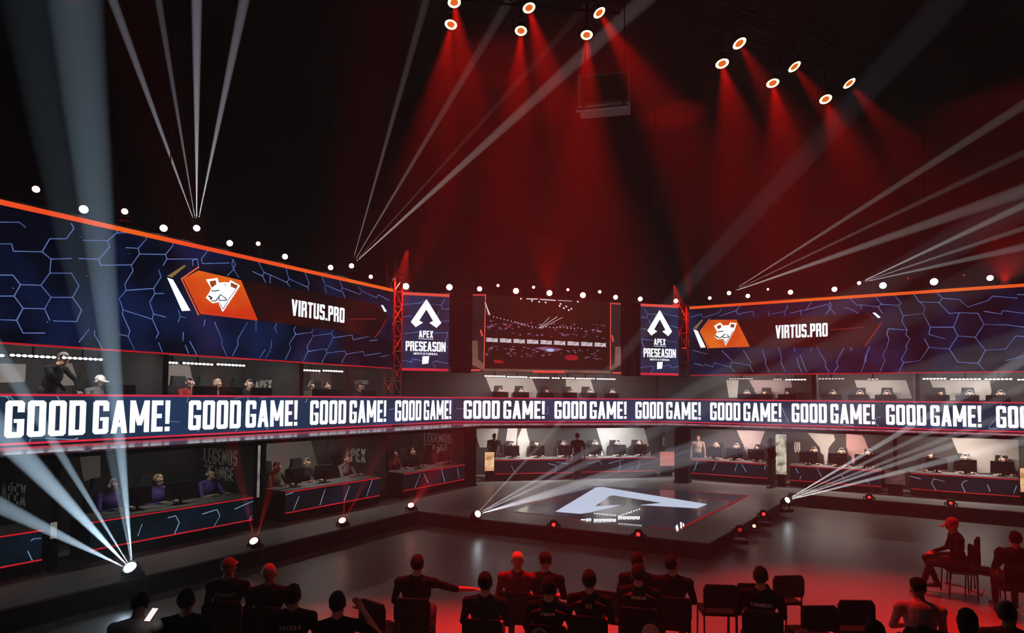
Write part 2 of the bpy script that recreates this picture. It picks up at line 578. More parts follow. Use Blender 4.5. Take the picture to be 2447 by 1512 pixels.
# ------------------------------------------------------------------ two-storey booth building: decks, back walls, canopy
rib_c = [(-12.2, .6), (-12.2, 16.35), (-6.75, 21.8), (8.0, 21.8)]
led_f = [(-10.6, .6), (-10.6, 15.69), (-6.09, 20.2), (8.0, 20.2)]
bk = [(-18.6, .6), (-18.6, 28.2), (8.0, 28.2)]
deck2 = thing('upper_deck', 'black upper deck whose glossy canopy edge juts out below the LED ribbon', 'deck')
MB().plan(rib_c + bk[::-1][:1] + [(-18.6, 28.2), (-18.6, .6)], ZB - .12, ZB - .02).build('floor_slab', M_BLACK, deck2)
MB().plan(led_f + rib_c[::-1], ZB - .05, ZB - .02).build('canopy_top', M_LEDGE, deck2)
MB().plan(led_f + rib_c[::-1], ZB - .12, ZB - .052).build('canopy_fascia', M_BLACK, deck2)
roof = thing('upper_roof', 'black roof over the upper row of booths behind the big screens', 'roof')
rf = [(-12.45, .6), (-12.45, 14.2), (-5.9, 21.2), (8.0, 21.2), (8.0, 28.2), (-18.6, 28.2), (-18.6, .6)]
MB().plan(rf, 4.42, 4.52).build('roof_slab', M_BLACK, roof)
WB = thing('booth_back_wall', 'dark printed back wall behind the two rows of gaming booths', 'wall')
for k, w in WALLS.items():
    e = .6 if k == 'left' else 0
    ext = dict(left=(w['s0'], 17.5), centre=(1.2, 12.6), right=(-7.6, w['s1']))[k]
    for nm, t, z0, z1 in (('lower_panel', w['back'], ST, ZB - .12), ('upper_panel', w['uback'], ZB - .02, 4.42)):
        p = MB().box(ext[0], ext[1], t, t + .06, z0, z1).build(nm, M_WALLB, WB)
        p.rotation_euler = (0, 0, R(w['th']))


# ------------------------------------------------------------------ LED ribbons with the repeated greeting
def wall_thing(name, label, cat, wk, t, s=0.0, z=0.0, group=None):
    th = WALLS[wk]['th']
    return thing(name, label, cat, wl(th, s, t, z), R(th), group)


def rel(wk, t, px, py, s=0.0, z=0.0):
    a, b = sz(WALLS[wk]['th'], t, px, py)
    return a - s, b - z


def rels(wk, t, pts, s=0.0, z=0.0):
    return [rel(wk, t, x, y, s, z) for x, y in pts]


RIBTXT = {'left': [('GOOD GAME!', 1.10, 3.82), ('GOOD GAME!', 4.19, 6.88), ('GOOD GAME!', 7.26, 10.0), ('GOOD GAME!', 10.38, 13.12), ('GOOD GAME!', 13.49, 16.22)],
          'centre': [('GOOD GAME!', 3.28, 6.12), ('GOOD GAME!', 6.47, 9.18), ('GOOD', 9.52, 10.62)],
          'right': [('GAME!', -6.66, -5.42), ('GOOD GAME!', -5.10, -2.80), ('GOOD GAME!', -2.49, -.15), ('GOOD GAME!', .14, 2.46), ('GOOD GAME!', 2.79, 5.1), ('GOOD GAME!', 5.43, 7.74)]}
RIBHEX = {'left': [[(0, 946), (14, 947), (22, 954)], [(10, 946), (24, 947), (31, 954)], [(134, 944), (142, 955)], [(70, 1057), (74, 1047), (110, 1047)], [(110, 1047), (176, 1050), (185, 1046), (182, 1051)],
                   [(560, 952), (590, 947), (595, 955)], [(563, 1030), (568, 1021)], [(578, 994), (582, 984)], [(405, 1006), (428, 1008)], [(620, 951), (650, 947)], [(450, 948), (446, 962)], [(590, 947), (592, 955)],
                   [(930, 979), (940, 976)], [(637, 1026), (640, 1020)], [(730, 962), (734, 952)], [(472, 1031), (477, 1026)]],
          'centre': [[(1091, 976), (1113, 977)], [(1307, 970), (1311, 984), (1305, 990)], [(1512, 1002), (1512, 1007)], [(1552, 1002), (1553, 1007)], [(1134, 999), (1134, 1006)]],
          'right': [[(1869, 974), (1880, 1000), (1884, 1010)], [(2104, 995), (2092, 1000), (2092, 1010), (2100, 1018)], [(2363, 1022), (2364, 1017), (2380, 1000)], [(2364, 1024), (2382, 1024)], [(1990, 1010), (2003, 1012), (2040, 1018)], [(2186, 964), (2184, 958)], [(2390, 968), (2395, 960)], [(2165, 1024), (2166, 1016)]]}
for k, w in WALLS.items():
    lab = {'left': 'long LED ribbon on the left wing reading GOOD GAME!', 'centre': 'short LED ribbon across the back corner reading GOOD GAME!', 'right': 'long LED ribbon on the right wing reading GOOD GAME!'}[k]
    t = w['rib']
    rt = wall_thing('led_ribbon', lab, 'led ribbon', k, t)
    MB().box(w['s0'], w['s1'], .012, .14, ZB, ZT).build('cabinet', M_METAL, rt)
    so = MB().poly([(w['s0'], ZB), (w['s1'], ZB), (w['s1'], ZT), (w['s0'], ZT)], .0).build('screen', M_TEAL, rt)
    for z in (ZT - .022, ZB + .022):
        mb = MB().poly([(w['s0'], z - .018), (w['s1'], z - .018), (w['s1'], z + .018), (w['s0'], z + .018)], -.006)
        mb.build('red_line', M_RED, so)
    for s, a, b in RIBTXT[k]:
        text(MB(), s, a, b, 2.607, 3.222, -.008, gap=.065, space=.06).build('lettering', M_WHITE, so)
    mb = MB()
    for pl in RIBHEX[k]:
        mb.strip(rels(k, t, pl), .014, -.004)
    mb.build('hexagon_lines', M_HEXC, so)


# ------------------------------------------------------------------ big upper screens
def zoomed(ox, oy, k, lines):
    return [[(ox + x / k, oy + y / k) for x, y in l] for l in lines]


HEX_L = zoomed(0, 400, 3.287, [
    [(0, 430), (150, 430), (200, 470)], [(0, 600), (90, 600), (105, 658), (330, 662), (400, 720)], [(0, 845), (100, 845), (160, 920), (320, 925)],
    [(160, 920), (110, 1010), (0, 1010)], [(320, 925), (390, 830), (560, 830)], [(330, 662), (390, 560), (520, 560)], [(520, 560), (580, 480), (560, 440)],
    [(390, 830), (400, 720), (560, 715)], [(560, 830), (620, 930), (570, 1020), (400, 1020), (320, 925)], [(400, 1020), (350, 1110), (390, 1200)], [(350, 1110), (180, 1105), (110, 1010)],
    [(180, 1105), (130, 1200), (180, 1300), (350, 1300)], [(570, 1020), (640, 1120), (600, 1210), (420, 1205)], [(130, 1200), (0, 1195)],
    [(650, 572), (845, 575), (915, 515), (918, 490)], [(845, 575), (860, 625), (775, 720), (620, 715)], [(775, 720), (790, 768), (1035, 765)], [(915, 515), (1040, 510)],
    [(1145, 540), (1150, 560), (1085, 635), (990, 630)], [(1085, 635), (1095, 680), (1030, 770), (1045, 810), (980, 915), (990, 965), (1210, 950)],
    [(1095, 680), (1300, 683)], [(1355, 580), (1360, 610), (1300, 683), (1310, 720), (1280, 770)], [(1310, 720), (1550, 718), (1560, 790)],
    [(1640, 640), (1580, 720), (1590, 755), (1800, 750)], [(1550, 718), (1510, 730), (1515, 770)], [(1830, 720), (1848, 760), (1835, 800), (1785, 850)],
    [(1835, 800), (1820, 760), (1830, 720)], [(1835, 800), (1875, 865)], [(1245, 805), (1265, 860), (1205, 950), (1215, 990), (1175, 1060), (1205, 1150), (1195, 1190), (1245, 1300), (1225, 1340)],
    [(1215, 990), (1285, 990)], [(1205, 1150), (1300, 1175)], [(990, 965), (935, 1030), (965, 1110), (960, 1150), (1020, 1285), (1005, 1325), (1055, 1430)],
    [(970, 1120), (1190, 1190)], [(935, 1310), (1005, 1325)], [(1400, 1120), (1415, 1170), (1400, 1210)], [(1415, 1170), (1455, 1180)],
    [(1685, 1215), (1745, 1360), (1740, 1390), (1780, 1480)], [(1945, 1215), (1865, 1350), (1870, 1390), (1825, 1480)], [(1245, 1375), (1275, 1450)],
    [(1455, 1395), (1480, 1460)], [(1490, 1365), (1545, 1470)], [(1440, 1295), (1435, 1360)], [(745, 1280), (740, 1310), (800, 1415)], [(700, 1270), (620, 1370)],
    [(1610, 1195), (1600, 1245)], [(2010, 1210), (2010, 1280)]]) + zoomed(380, 600, 3.947, [
    [(930, 95), (990, 200), (975, 235), (1005, 295)], [(880, 190), (975, 235)], [(990, 200), (1050, 225), (1045, 300)], [(1050, 225), (1205, 295), (1225, 260), (1210, 215), (1195, 150)], [(1225, 260), (1400, 340), (1415, 300), (1370, 185)],
    [(1205, 295), (1235, 335)], [(1400, 330), (1410, 370)], [(1530, 230), (1570, 320), (1715, 380), (1730, 345), (1700, 265)], [(1560, 330), (1578, 395)],
    [(1730, 345), (1895, 410), (1910, 375), (1880, 340)], [(1730, 380), (1755, 440)], [(1910, 375), (2050, 440), (2070, 410), (2170, 465)],
    [(1110, 680), (1090, 720), (1110, 770)], [(1285, 710), (1270, 740), (1285, 785), (1230, 870), (1240, 920), (1190, 1020)], [(1285, 785), (1440, 765), (1455, 735)],
    [(1440, 765), (1450, 800), (1395, 900), (1405, 940), (1360, 1035)], [(1450, 800), (1625, 775), (1645, 810), (1580, 940)], [(1625, 775), (1640, 745)], [(1650, 815), (1820, 790), (1830, 835), (1975, 805)],
    [(1405, 945), (1570, 920), (1580, 960), (1535, 1050)], [(1580, 960), (1750, 940), (1765, 970), (1720, 1055)], [(1765, 970), (1925, 945), (1940, 985), (2090, 960)],
    [(1060, 840), (1055, 910), (1005, 1010)], [(1000, 925), (950, 1005)], [(2090, 995), (2165, 980)], [(1985, 845), (2060, 835)]])
HEX_R = zoomed(1600, 560, 2.889, [
    [(145, 572), (218, 550), (230, 575), (345, 540), (355, 515)], [(345, 565), (460, 525), (485, 495)], [(460, 525), (470, 550), (575, 530), (583, 565)], [(680, 530), (690, 565)], [(700, 550), (800, 530), (815, 490)],
    [(790, 530), (798, 560)], [(835, 545), (905, 525), (910, 560)], [(905, 525), (945, 520), (985, 455)], [(945, 520), (1090, 482)], [(1108, 465), (1120, 490), (1108, 510), (1080, 550)], [(1108, 465), (1098, 490), (1108, 510), (1145, 550)],
    [(1205, 500), (1280, 530), (1300, 545)], [(1240, 435), (1295, 490), (1320, 485), (1325, 515)], [(1320, 485), (1440, 500), (1465, 480), (1440, 455), (1420, 420)], [(1440, 500), (1470, 545)], [(1465, 482), (1580, 490), (1600, 475), (1550, 415)],
    [(1580, 490), (1612, 560), (1750, 545), (1765, 500), (1720, 460), (1680, 405)], [(1720, 465), (1860, 470), (1885, 440), (1840, 395)], [(1885, 440), (2000, 450), (2060, 500), (2200, 455)],
    [(1612, 560), (1605, 600), (1640, 660), (1630, 690), (1660, 720), (1630, 770), (1640, 790)], [(1640, 660), (1510, 650), (1500, 690), (1515, 720), (1500, 780), (1470, 830), (1490, 880)], [(1750, 545), (1800, 640), (1790, 690), (1900, 720)],
    [(1640, 790), (1600, 860), (1615, 885), (1585, 945)], [(1615, 885), (1730, 870), (1790, 780), (1760, 720)], [(1790, 780), (1930, 790), (1990, 700), (1960, 640), (1800, 640)], [(1990, 700), (2110, 710), (2170, 620), (2130, 545), (2000, 540), (1960, 640)],
    [(1860, 470), (1930, 545), (2000, 540)], [(2200, 455), (2230, 425), (2400, 440)], [(2170, 530), (2290, 550), (2300, 525), (2447, 545)], [(2170, 620), (2330, 625), (2447, 640)], [(2400, 415), (2447, 415)],
    [(2110, 710), (2180, 800), (2320, 790), (2390, 700), (2447, 705)], [(2320, 870), (2447, 840)], [(2180, 800), (2130, 890), (2180, 945)], [(1930, 790), (1990, 880), (2130, 890)],
    [(160, 800), (260, 825)], [(170, 890), (235, 905)], [(240, 895), (300, 915), (308, 885), (420, 915), (430, 880), (555, 905), (560, 880)], [(420, 915), (450, 950)], [(555, 905), (578, 950)], [(360, 800), (430, 870)], [(510, 800), (560, 880)],
    [(640, 800), (665, 870), (660, 890), (692, 950)], [(750, 775), (775, 850), (768, 880), (800, 950)], [(860, 770), (865, 810)], [(880, 850), (890, 900), (912, 950)], [(1010, 770), (1080, 885), (1075, 910), (1102, 950)],
    [(1215, 760), (1150, 885), (1165, 910), (1135, 950)], [(900, 830), (947, 950)], [(975, 770), (980, 805)], [(1250, 765), (1255, 800)], [(1380, 775), (1350, 850), (1345, 890), (1322, 950)], [(1360, 830), (1355, 880)], [(1480, 880), (1455, 945)]])


def sparkle(mb, s0, s1, z0, z1, n, y):
    for _ in range(n):
        s, z, r = random.uniform(s0, s1), random.uniform(z0, z1), random.uniform(.006, .012)
        mb.poly([(s - r, z), (s, z - r), (s + r, z), (s, z + r)], y)


def crest(rt, wk, t, pts, ears, dark):
    mb = MB()
    mb.poly(rels(wk, t, pts), -.020)
    mb.build('bear_emblem', M_WHITE, rt)
    for e in ears:
        MB().poly(rels(wk, t, e), -.024).build('emblem_ear', glow('led_ear', (.42, .09, .02), .8), rt)
    mb = MB()
    for d, w in dark:
        mb.strip(rels(wk, t, d), w, -.024)
    mb.build('emblem_lines', glow('led_ink', (.01, .01, .015), .8), rt)


M_VPO = glow('led_team_orange', (.95, .19, .012), .9, (.75, .045, .008), .9, .35, .65)
M_MAROON = glow('led_maroon', (.045, .004, .003), 1.0, (.008, .002, .002), .7, .4, .7)


def big_screen(wk, s0, s1, z0, z1, label, hexes):
    t = WALLS[wk]['scr']
    rt = wall_thing('led_screen', label, 'screen', wk, t)
    MB().box(s0, s1, .012, .16, z0, z1).build('cabinet', M_METAL, rt)
    so = MB().poly([(s0, z0), (s1, z0), (s1, z1), (s0, z1)], 0).build('screen', M_NAVY, rt)
    MB().poly([(s0, z1 - .09), (s1, z1 - .09), (s1, z1), (s0, z1)], -.006).build('orange_strip', M_ORANGE, so)
    MB().poly([(s0, z0), (s1, z0), (s1, z0 + .032), (s0, z0 + .032)], -.006).build('red_strip', M_REDLINE, so)
    mb = MB()
    for l in hexes:
        mb.strip(rels(wk, t, l), .016, -.004)
    mb.build('hexagon_lines', M_HEX, so)
    mb = MB()
    sparkle(mb, s0, s1, z0 + .1, z1 - .1, 46, -.005)
    mb.build('sparkles', M_HEXC, so)
    return so, t


rt, t = big_screen('left', .6, 13.33, 4.14, 6.49, 'wide LED screen on the left wing with orange team badge and VIRTUS.PRO', HEX_L)
k4 = lambda pts: [(380 + x / 3.947, 600 + y / 3.947) for x, y in pts]
MB().poly(rels('left', t, k4([(770, 275), (960, 300), (2060, 500), (2150, 600), (2150, 660), (2040, 815), (1800, 760), (935, 655)])), -.010).build('dark_banner', M_MAROON, rt)
MB().poly(rels('left', t, k4([(225, 262), (368, 182), (770, 275), (930, 655), (385, 592)])), -.014).build('team_badge', M_VPO, rt)
mb = MB()
mb.strip(rels('left', t, k4([(370, 150), (208, 262), (368, 600)])), .03, -.016)
mb.build('badge_outline', glow('led_badge_edge', (.9, .16, .05), .9), rt)
mb = MB()
mb.poly(rels('left', t, k4([(72, 250), (128, 268), (292, 560), (212, 565)])), -.016)
mb.build('white_bar', M_WHITE, rt)
mb = MB()
mb.poly(rels('left', t, k4([(70, 236), (235, 130), (252, 140), (118, 250)])), -.015)
mb.build('tan_bar', glow('led_tan', (.30, .19, .06), .8), rt)
mb = MB()
mb.poly(rels('left', t, k4([(2088, 508), (2108, 508), (2145, 568), (2122, 572)])), -.016)
mb.build('white_slash', M_WHITE, rt)
mb = MB()
mb.strip(rels('left', t, k4([(2058, 510), (2098, 570)])), .02, -.016)
mb.strip(rels('left', t, k4([(2142, 640), (2085, 745), (2030, 815)])), .03, -.016)
mb.strip(rels('left', t, k4([(1800, 640), (2045, 638)])), .02, -.016)
mb.build('banner_lines', glow('led_brown_line', (.30, .03, .02), .8), rt)
a0, a1 = rel('left', t, 380 + 1243 / 3.947, 750)[0], rel('left', t, 380 + 1745 / 3.947, 750)[0]
zt, zb_ = rel('left', t, 380 + 1243 / 3.947, 600 + 452 / 3.947)[1], rel('left', t, 380 + 1250 / 3.947, 600 + 607 / 3.947)[1]
text(MB(), 'VIRTUS.PRO', a0, a1, zb_, zt, -.020, gap=.06).build('team_name', M_WHITE, rt)
crest(rt, 'left', t, k4([(436, 268), (545, 252), (560, 298), (610, 292), (655, 296), (668, 272), (760, 325), (700, 420), (595, 575), (552, 482), (500, 492), (470, 470), (436, 440), (470, 388), (486, 350), (462, 310)]),
      [k4([(470, 285), (530, 275), (535, 310), (495, 345), (478, 320)]), k4([(672, 295), (738, 325), (722, 358), (668, 332)])],
      [(k4([(490, 375), (530, 375), (560, 368)]), .02), (k4([(465, 425), (490, 440), (480, 455)]), .035), (k4([(490, 470), (530, 470), (560, 430), (575, 410)]), .02),
       (k4([(560, 430), (560, 465), (630, 465), (615, 435)]), .018), (k4([(575, 410), (630, 450)]), .016), (k4([(555, 480), (598, 545), (640, 480)]), .014), (k4([(610, 305), (625, 330)]), .012), (k4([(640, 470), (720, 360)]), .012)])

rt, t = big_screen('right', -5.55, 8.0, 4.13, 6.50, 'wide LED screen on the right wing with orange team badge and VIRTUS.PRO', HEX_R)
k8 = lambda pts: [(1600 + x / 2.889, 560 + y / 2.889) for x, y in pts]
MB().poly(rels('right', t, k8([(460, 588), (1370, 545), (1420, 600), (1460, 620), (1340, 780), (555, 780)])), -.010).build('dark_banner', M_MAROON, rt)
MB().poly(rels('right', t, k8([(215, 668), (280, 590), (462, 588), (555, 775), (275, 785)])), -.014).build('team_badge', M_VPO, rt)
mb = MB()
mb.strip(rels('right', t, k8([(275, 585), (212, 668), (268, 788)])), .03, -.016)
mb.build('badge_outline', glow('led_badge_edge', (.9, .16, .05), .9), rt)
mb = MB()
mb.poly(rels('right', t, k8([(165, 655), (195, 665), (250, 780), (215, 782)])), -.016)
mb.poly(rels('right', t, k8([(1400, 540), (1420, 540), (1458, 572), (1440, 578)])), -.016)
mb.build('white_bar', M_WHITE, rt)
mb = MB()
mb.poly(rels('right', t, k8([(163, 648), (222, 588), (232, 592), (185, 655)])), -.015)
mb.build('tan_bar', glow('led_tan', (.30, .19, .06), .8), rt)
mb = MB()
mb.strip(rels('right', t, k8([(1368, 545), (1415, 582)])), .02, -.016)
mb.strip(rels('right', t, k8([(1465, 605), (1400, 700), (1350, 770)])), .035, -.016)
mb.strip(rels('right', t, k8([(1110, 660), (1340, 640)])), .02, -.016)
mb.build('banner_lines', glow('led_brown_line', (.30, .03, .02), .8), rt)
a0, a1 = rel('right', t, 1600 + 732 / 2.889, 790)[0], rel('right', t, 1600 + 1092 / 2.889, 790)[0]
zt, zb_ = rel('right', t, 1600 + 735 / 2.889, 560 + 628 / 2.889)[1], rel('right', t, 1600 + 740 / 2.889, 560 + 718 / 2.889)[1]
text(MB(), 'VIRTUS.PRO', a0, a1, zb_, zt, -.020, gap=.06).build('team_name', M_WHITE, rt)
crest(rt, 'right', t, k8([(308, 632), (350, 608), (372, 630), (412, 625), (418, 608), (465, 612), (450, 660), (388, 768), (368, 722), (335, 725), (310, 705), (330, 675), (318, 650)]),
      [k8([(325, 635), (352, 622), (360, 640), (338, 655)]), k8([(424, 618), (452, 622), (444, 645), (420, 640)])],
      [(k8([(335, 672), (370, 668)]), .03), (k8([(318, 700), (338, 712)]), .04), (k8([(345, 718), (370, 700), (385, 688)]), .03), (k8([(370, 700), (372, 715), (410, 708), (400, 692)]), .025), (k8([(372, 722), (388, 752), (440, 668)]), .018)])


# ------------------------------------------------------------------ tall event banners on the back corner
def arrow(mb, cx, zb, w, h, y):
    P = lambda a, b: (cx + a * w / 2, zb + b * h)
    mb.poly([P(0, 1), P(-.10, .93), P(-1, .18), P(-.68, 0), P(-.20, .17), P(-.45, .24), P(-.02, .62), P(0, .62)], y)
    mb.poly([P(0, 1), P(.10, .93), P(1, .18), P(.68, 0), P(.20, .17), P(.45, .24), P(.02, .62), P(0, .62)], y)


def banner(s0, s1, label, hexes):
    t = WALLS['centre']['scr']
    rt = wall_thing('led_banner', label, 'led banner', 'centre', t)
    z0, z1 = 4.12, 6.50
    MB().box(s0, s1, .012, .14, z0, z1).build('cabinet', M_METAL, rt)
    MB().poly([(s0, z0), (s1, z0), (s1, z1), (s0, z1)], 0).build('screen', glow('led_banner_navy', (.022, .035, .115), 1.0, (.010, .013, .028), .8, .35, .7, sample=True), rt)
    MB().poly([(s0, z1 - .09), (s1, z1 - .09), (s1, z1), (s0, z1)], -.006).build('red_strip', glow('led_salmon', (1, .10, .07), .85), rt)
    MB().poly([(s0, z0), (s1, z0), (s1, z0 + .075), (s0, z0 + .075)], -.006).build('red_strip', M_RED, rt)
    w, h, c = s1 - s0, z1 - z0, (s0 + s1) / 2
    mb = MB()
    for l in hexes:
        mb.strip([(s0 + a * w, z0 + b * h) for a, b in l], .016, -.004)
    mb.build('hexagon_lines', M_HEX, rt)
    mb = MB()
    arrow(mb, c, z0 + .555 * h, .66 * w, .365 * h, -.01)
    mb.build('arrow_emblem', M_WHITE, rt)
    mb = MB()
    text(mb, 'APEX', c - .155 * w, c + .155 * w, z0 + .425 * h, z0 + .515 * h, -.01)
    text(mb, 'PRESEASON', c - .43 * w, c + .43 * w, z0 + .25 * h, z0 + .375 * h, -.01, gap=.05)
    text(mb, 'INVITATIONAL', c - .26 * w, c + .26 * w, z0 + .205 * h, z0 + .232 * h, -.01, gap=.16)
    mb.poly([(c - .16 * w, z0 + .405 * h), (c + .16 * w, z0 + .405 * h), (c + .16 * w, z0 + .411 * h), (c - .16 * w, z0 + .411 * h)], -.01)
    mb.build('event_lettering', M_WHITE, rt)
    mb = MB()
    mb.slab([(c - .075 * w, z0 + .085 * h), (c + .06 * w, z0 + .095 * h), (c + .075 * w, z0 + .19 * h), (c - .07 * w, z0 + .185 * h)], -.012, -.009)
    mb.build('square_badge', M_WHITE, rt)


HB = [[(0, .84), (.38, .87), (.45, .90)], [(.45, .79), (.62, .86), (.82, .855), (.90, .93)], [(.82, .855), (.84, .80), (1, .81)], [(.78, .77), (.70, .66)], [(0, .68), (.2, .70)], [(.75, .63), (1, .655)], [(.05, .47), (.5, .51)], [(.55, .48), (.95, .50)],
      [(.97, .51), (.96, .45), (.90, .37), (.98, .30)], [(0, .13), (.2, .11), (.22, .15), (.42, .13)], [(.65, .11), (.72, .13), (1, .10)], [(.66, .09), (.75, .02)]]
banner(*[sz(45, 18.53, x, 790)[0] for x in (962, 1073)], 'tall LED banner left of the centre screen reading APEX PRESEASON INVITATIONAL', HB)
banner(*[sz(45, 18.53, x, 810)[0] for x in (1531, 1621)], 'tall LED banner right of the centre screen reading APEX PRESEASON INVITATIONAL', [[(1 - a, b) for a, b in l] for l in HB])

# ------------------------------------------------------------------ centre screen with the live picture
t = WALLS['centre']['scr']
rt = wall_thing('led_screen', 'centre LED screen with a red frame showing the hall as a live picture', 'screen', 'centre', t)
k6 = lambda pts: [(900 + x / 3.22, 640 + y / 3.22) for x, y in pts]
q6 = lambda pts: rels('centre', t, k6(pts))
s0, s1 = rel('centre', t, 1129, 790)[0], rel('centre', t, 1483, 800)[0]
z0, z1 = 4.12, 6.50
MB().box(s0, s1, .012, .16, z0, z1).build('cabinet', M_METAL, rt)
MB().poly([(s0, z0), (s1, z0), (s1, z1), (s0, z1)], 0).build('screen', glow('led_frame_dark', (.020, .018, .020), 1.0, (.010, .007, .008)), rt)
MB().poly(q6([(842, 205), (1795, 265), (1790, 775), (825, 770)]), -.004).build('live_picture', glow('led_feed_dark', (.034, .006, .004), 1.0, (.012, .006, .003), .9, .4, .75), rt)
mb = MB()
mb.strip(q6([(838, 210), (825, 770)]), .03, -.008)
mb.strip(q6([(1800, 270), (1798, 780)]), .03, -.008)
mb.strip(q6([(745, 208), (838, 208)]), .035, -.008)
mb.strip(q6([(1800, 273), (1875, 278)]), .035, -.008)
mb.strip(q6([(730, 786), (795, 786)]), .05, -.008)
mb.strip(q6([(1815, 808), (1878, 808)]), .05, -.008)
mb.strip(q6([(1205, 797), (1440, 800)]), .07, -.010)
mb.strip(q6([(800, 480), (812, 520)]), .05, -.008)
mb.strip(q6([(1812, 520), (1820, 565)]), .05, -.008)
mb.build('red_frame_lines', glow('led_salmon', (1, .10, .07), .85), rt)
mb = MB()
mb.poly(q6([(735, 560), (778, 560), (780, 700), (825, 740), (822, 790), (735, 745)]), -.006)
mb.poly(q6([(1835, 605), (1878, 605), (1878, 745), (1805, 790), (1800, 760), (1832, 735)]), -.006)
mb.poly(q6([(825, 775), (1800, 790), (1800, 812), (822, 795)]), -.006)
mb.build('tan_frame_pieces', glow('led_frame_tan', (.30, .13, .10), .8, (.16, .09, .06), 2), rt)
mb = MB()
for i in range(9):
    x = 845 + i * 104
    y = 535 + i * 4.6
    text(mb, 'GOOD', *[q6([(x + d, y)])[0][0] for d in (0, 42)], q6([(x, y + 32)])[0][1], q6([(x, y + 2)])[0][1], -.008)
    text(mb, 'GAME', *[q6([(x + d, y)])[0][0] for d in (46, 88)], q6([(x, y + 34)])[0][1], q6([(x, y + 4)])[0][1], -.008)
mb.strip(q6([(1155, 238), (1235, 240)]), .03, -.008)
mb.strip(q6([(1262, 242), (1375, 250)]), .03, -.008)
mb.strip(q6([(1395, 250), (1500, 256)]), .014, -.008)
mb.strip(q6([(835, 270), (870, 360)]), .03, -.008)
mb.strip(q6([(838, 265), (860, 360)]), .012, -.008)
mb.strip(q6([(1255, 462), (1390, 375)]), .014, -.008)
mb.strip(q6([(1265, 464), (1430, 380)]), .010, -.008)
mb.strip(q6([(1250, 460), (1330, 380)]), .010, -.008)
for x, y in ((1195, 253), (1250, 260), (1300, 266), (1415, 277), (1408, 293), (1458, 297), (1440, 310), (1498, 315), (1478, 325), (1548, 260), (1110, 237)):
    a, b = q6([(x, y)])[0]
    mb.ell((a, -.008, b), (.03, .002, .03), 8, 4)
for i in range(26):
    x = 900 + i * 27
    y = (375 + i * 7 if i < 12 else 455 + (i - 12) * .8) + random.uniform(-4, 4)
    a, b = q6([(x, y)])[0]
    mb.ell((a, -.008, b), (.016, .002, .016), 6, 4)
mb.build('picture_white', glow('led_feed_white', (.95, .85, .92), 1.0), rt)
mb = MB()
for i in range(150):
    x = random.uniform(845, 1760)
    y = (440 + (x - 845) * .04) + random.uniform(-40, 70) if random.random() < .55 else 560 + (x - 845) * .045 + random.uniform(35, 110)
    a, b = q6([(x, y)])[0]
    w_, h_ = random.uniform(.01, .06), random.uniform(.008, .03)
    mb.poly([(a - w_, b - h_), (a + w_, b - h_), (a + w_, b + h_), (a - w_, b + h_)], -.007)
mb.poly(q6([(1215, 615), (1300, 605), (1445, 625), (1340, 650)]), -.0075)
mb.build('picture_violet', glow('led_feed_violet', (.30, .13, .26), .9, (.10, .05, .10), 3), rt)
mb = MB()
for x, y, r_ in ((935, 720, .10), (1500, 690, .16), (1250, 235, .05), (1015, 450, .05), (960, 725, .06)):
    a, b = q6([(x, y)])[0]
    mb.ell((a, -.006, b), (r_ * 1.5, .002, r_ * .6), 10, 4)
mb.build('picture_red', glow('led_feed_red', (.45, .01, .02), .8), rt)
mb = MB()
a, b = q6([(1335, 632)])[0]
mb.ell((a, -.009, b), (.14, .002, .05), 10, 4)
mb.build('picture_blue', glow('led_feed_blue', (.45, .55, 1.0), 1.0), rt)


# ------------------------------------------------------------------ trusses
def lattice(mb, a, b, wd_=.30, bay=.5, r=.022, rd=.012):
    """square lattice truss from a to b"""
    a, b = Vector(a), Vector(b)
    d = (b - a).normalized()
    up = Vector((0, 0, 1)) if abs(d.z) < .9 else Vector((0, 1, 0))
    p = d.cross(up).normalized() * wd_ / 2
    q = d.cross(p).normalized() * wd_ / 2
    L = (b - a).length
    cs = [p + q, p - q, -p - q, -p + q]
    for c in cs:
        mb.tube([a + c, b + c], r, 6)
    n = max(1, int(L / bay))
    for i in range(n):
        for k in range(4):
            c0, c1 = cs[k], cs[(k + 1) % 4]
            if i % 2:
                c0, c1 = c1, c0
            mb.tube([a + d * L * i / n + c0, a + d * L * (i + 1) / n + c1], rd, 5, caps=False)
            mb.tube([a + d * L * i / n + cs[k], a + d * L * i / n + cs[(k + 1) % 4]], rd, 5, caps=False)
    return mb


for wk, a, b, dt, lab in (('left', .6, 13.2, .32, 'aluminium lighting truss along the top of the left screen'), ('centre', 1.0, 10.4, .30, 'aluminium lighting truss along the top of the centre screen and banners'), ('right', -5.6, 8.0, .32, 'aluminium lighting truss along the top of the right screen')):
    w = WALLS[wk]
    o = wall_thing('lighting_truss', lab, 'truss', wk, w['scr'] + dt)
    lattice(MB(), (a, 0, 6.42), (b, 0, 6.42), .26).build('lattice', M_ALU, o)
    for f in (.08, .5, .92):
        MB().tube([(a + (b - a) * f, 0, 6.5), (a + (b - a) * f, 0, CEIL)], .012, 6).build('hanging_cable', M_METAL, o)
o = wall_thing('truss_tower', 'red lit lattice tower at the corner between the left screen and the banner', 'truss', 'left', 12.42, 13.62)
lattice(MB(), (0, 0, ZB - .02), (0, 0, 7.35), .34, .42, .026, .014).build('lattice', M_ALU, o)
MB().bbox(-.26, .26, -.26, .26, ZB - .02, ZB + .02).build('base_plate', M_METAL, o)
spot(None, 'red_tower_lamp', wl(90, 13.25, 11.6, 7.6), wl(90, 13.65, 12.45, 5.6), 34, 4200, (1, .02, .01))
o = wall_thing('truss_tower', 'red lit lattice tower at the corner between the banner and the right screen', 'truss', 'right', 21.05, -5.80)
lattice(MB(), (0, 0, 4.1), (0, 0, 6.6), .26, .42, .022, .012).build('lattice', M_ALU, o)
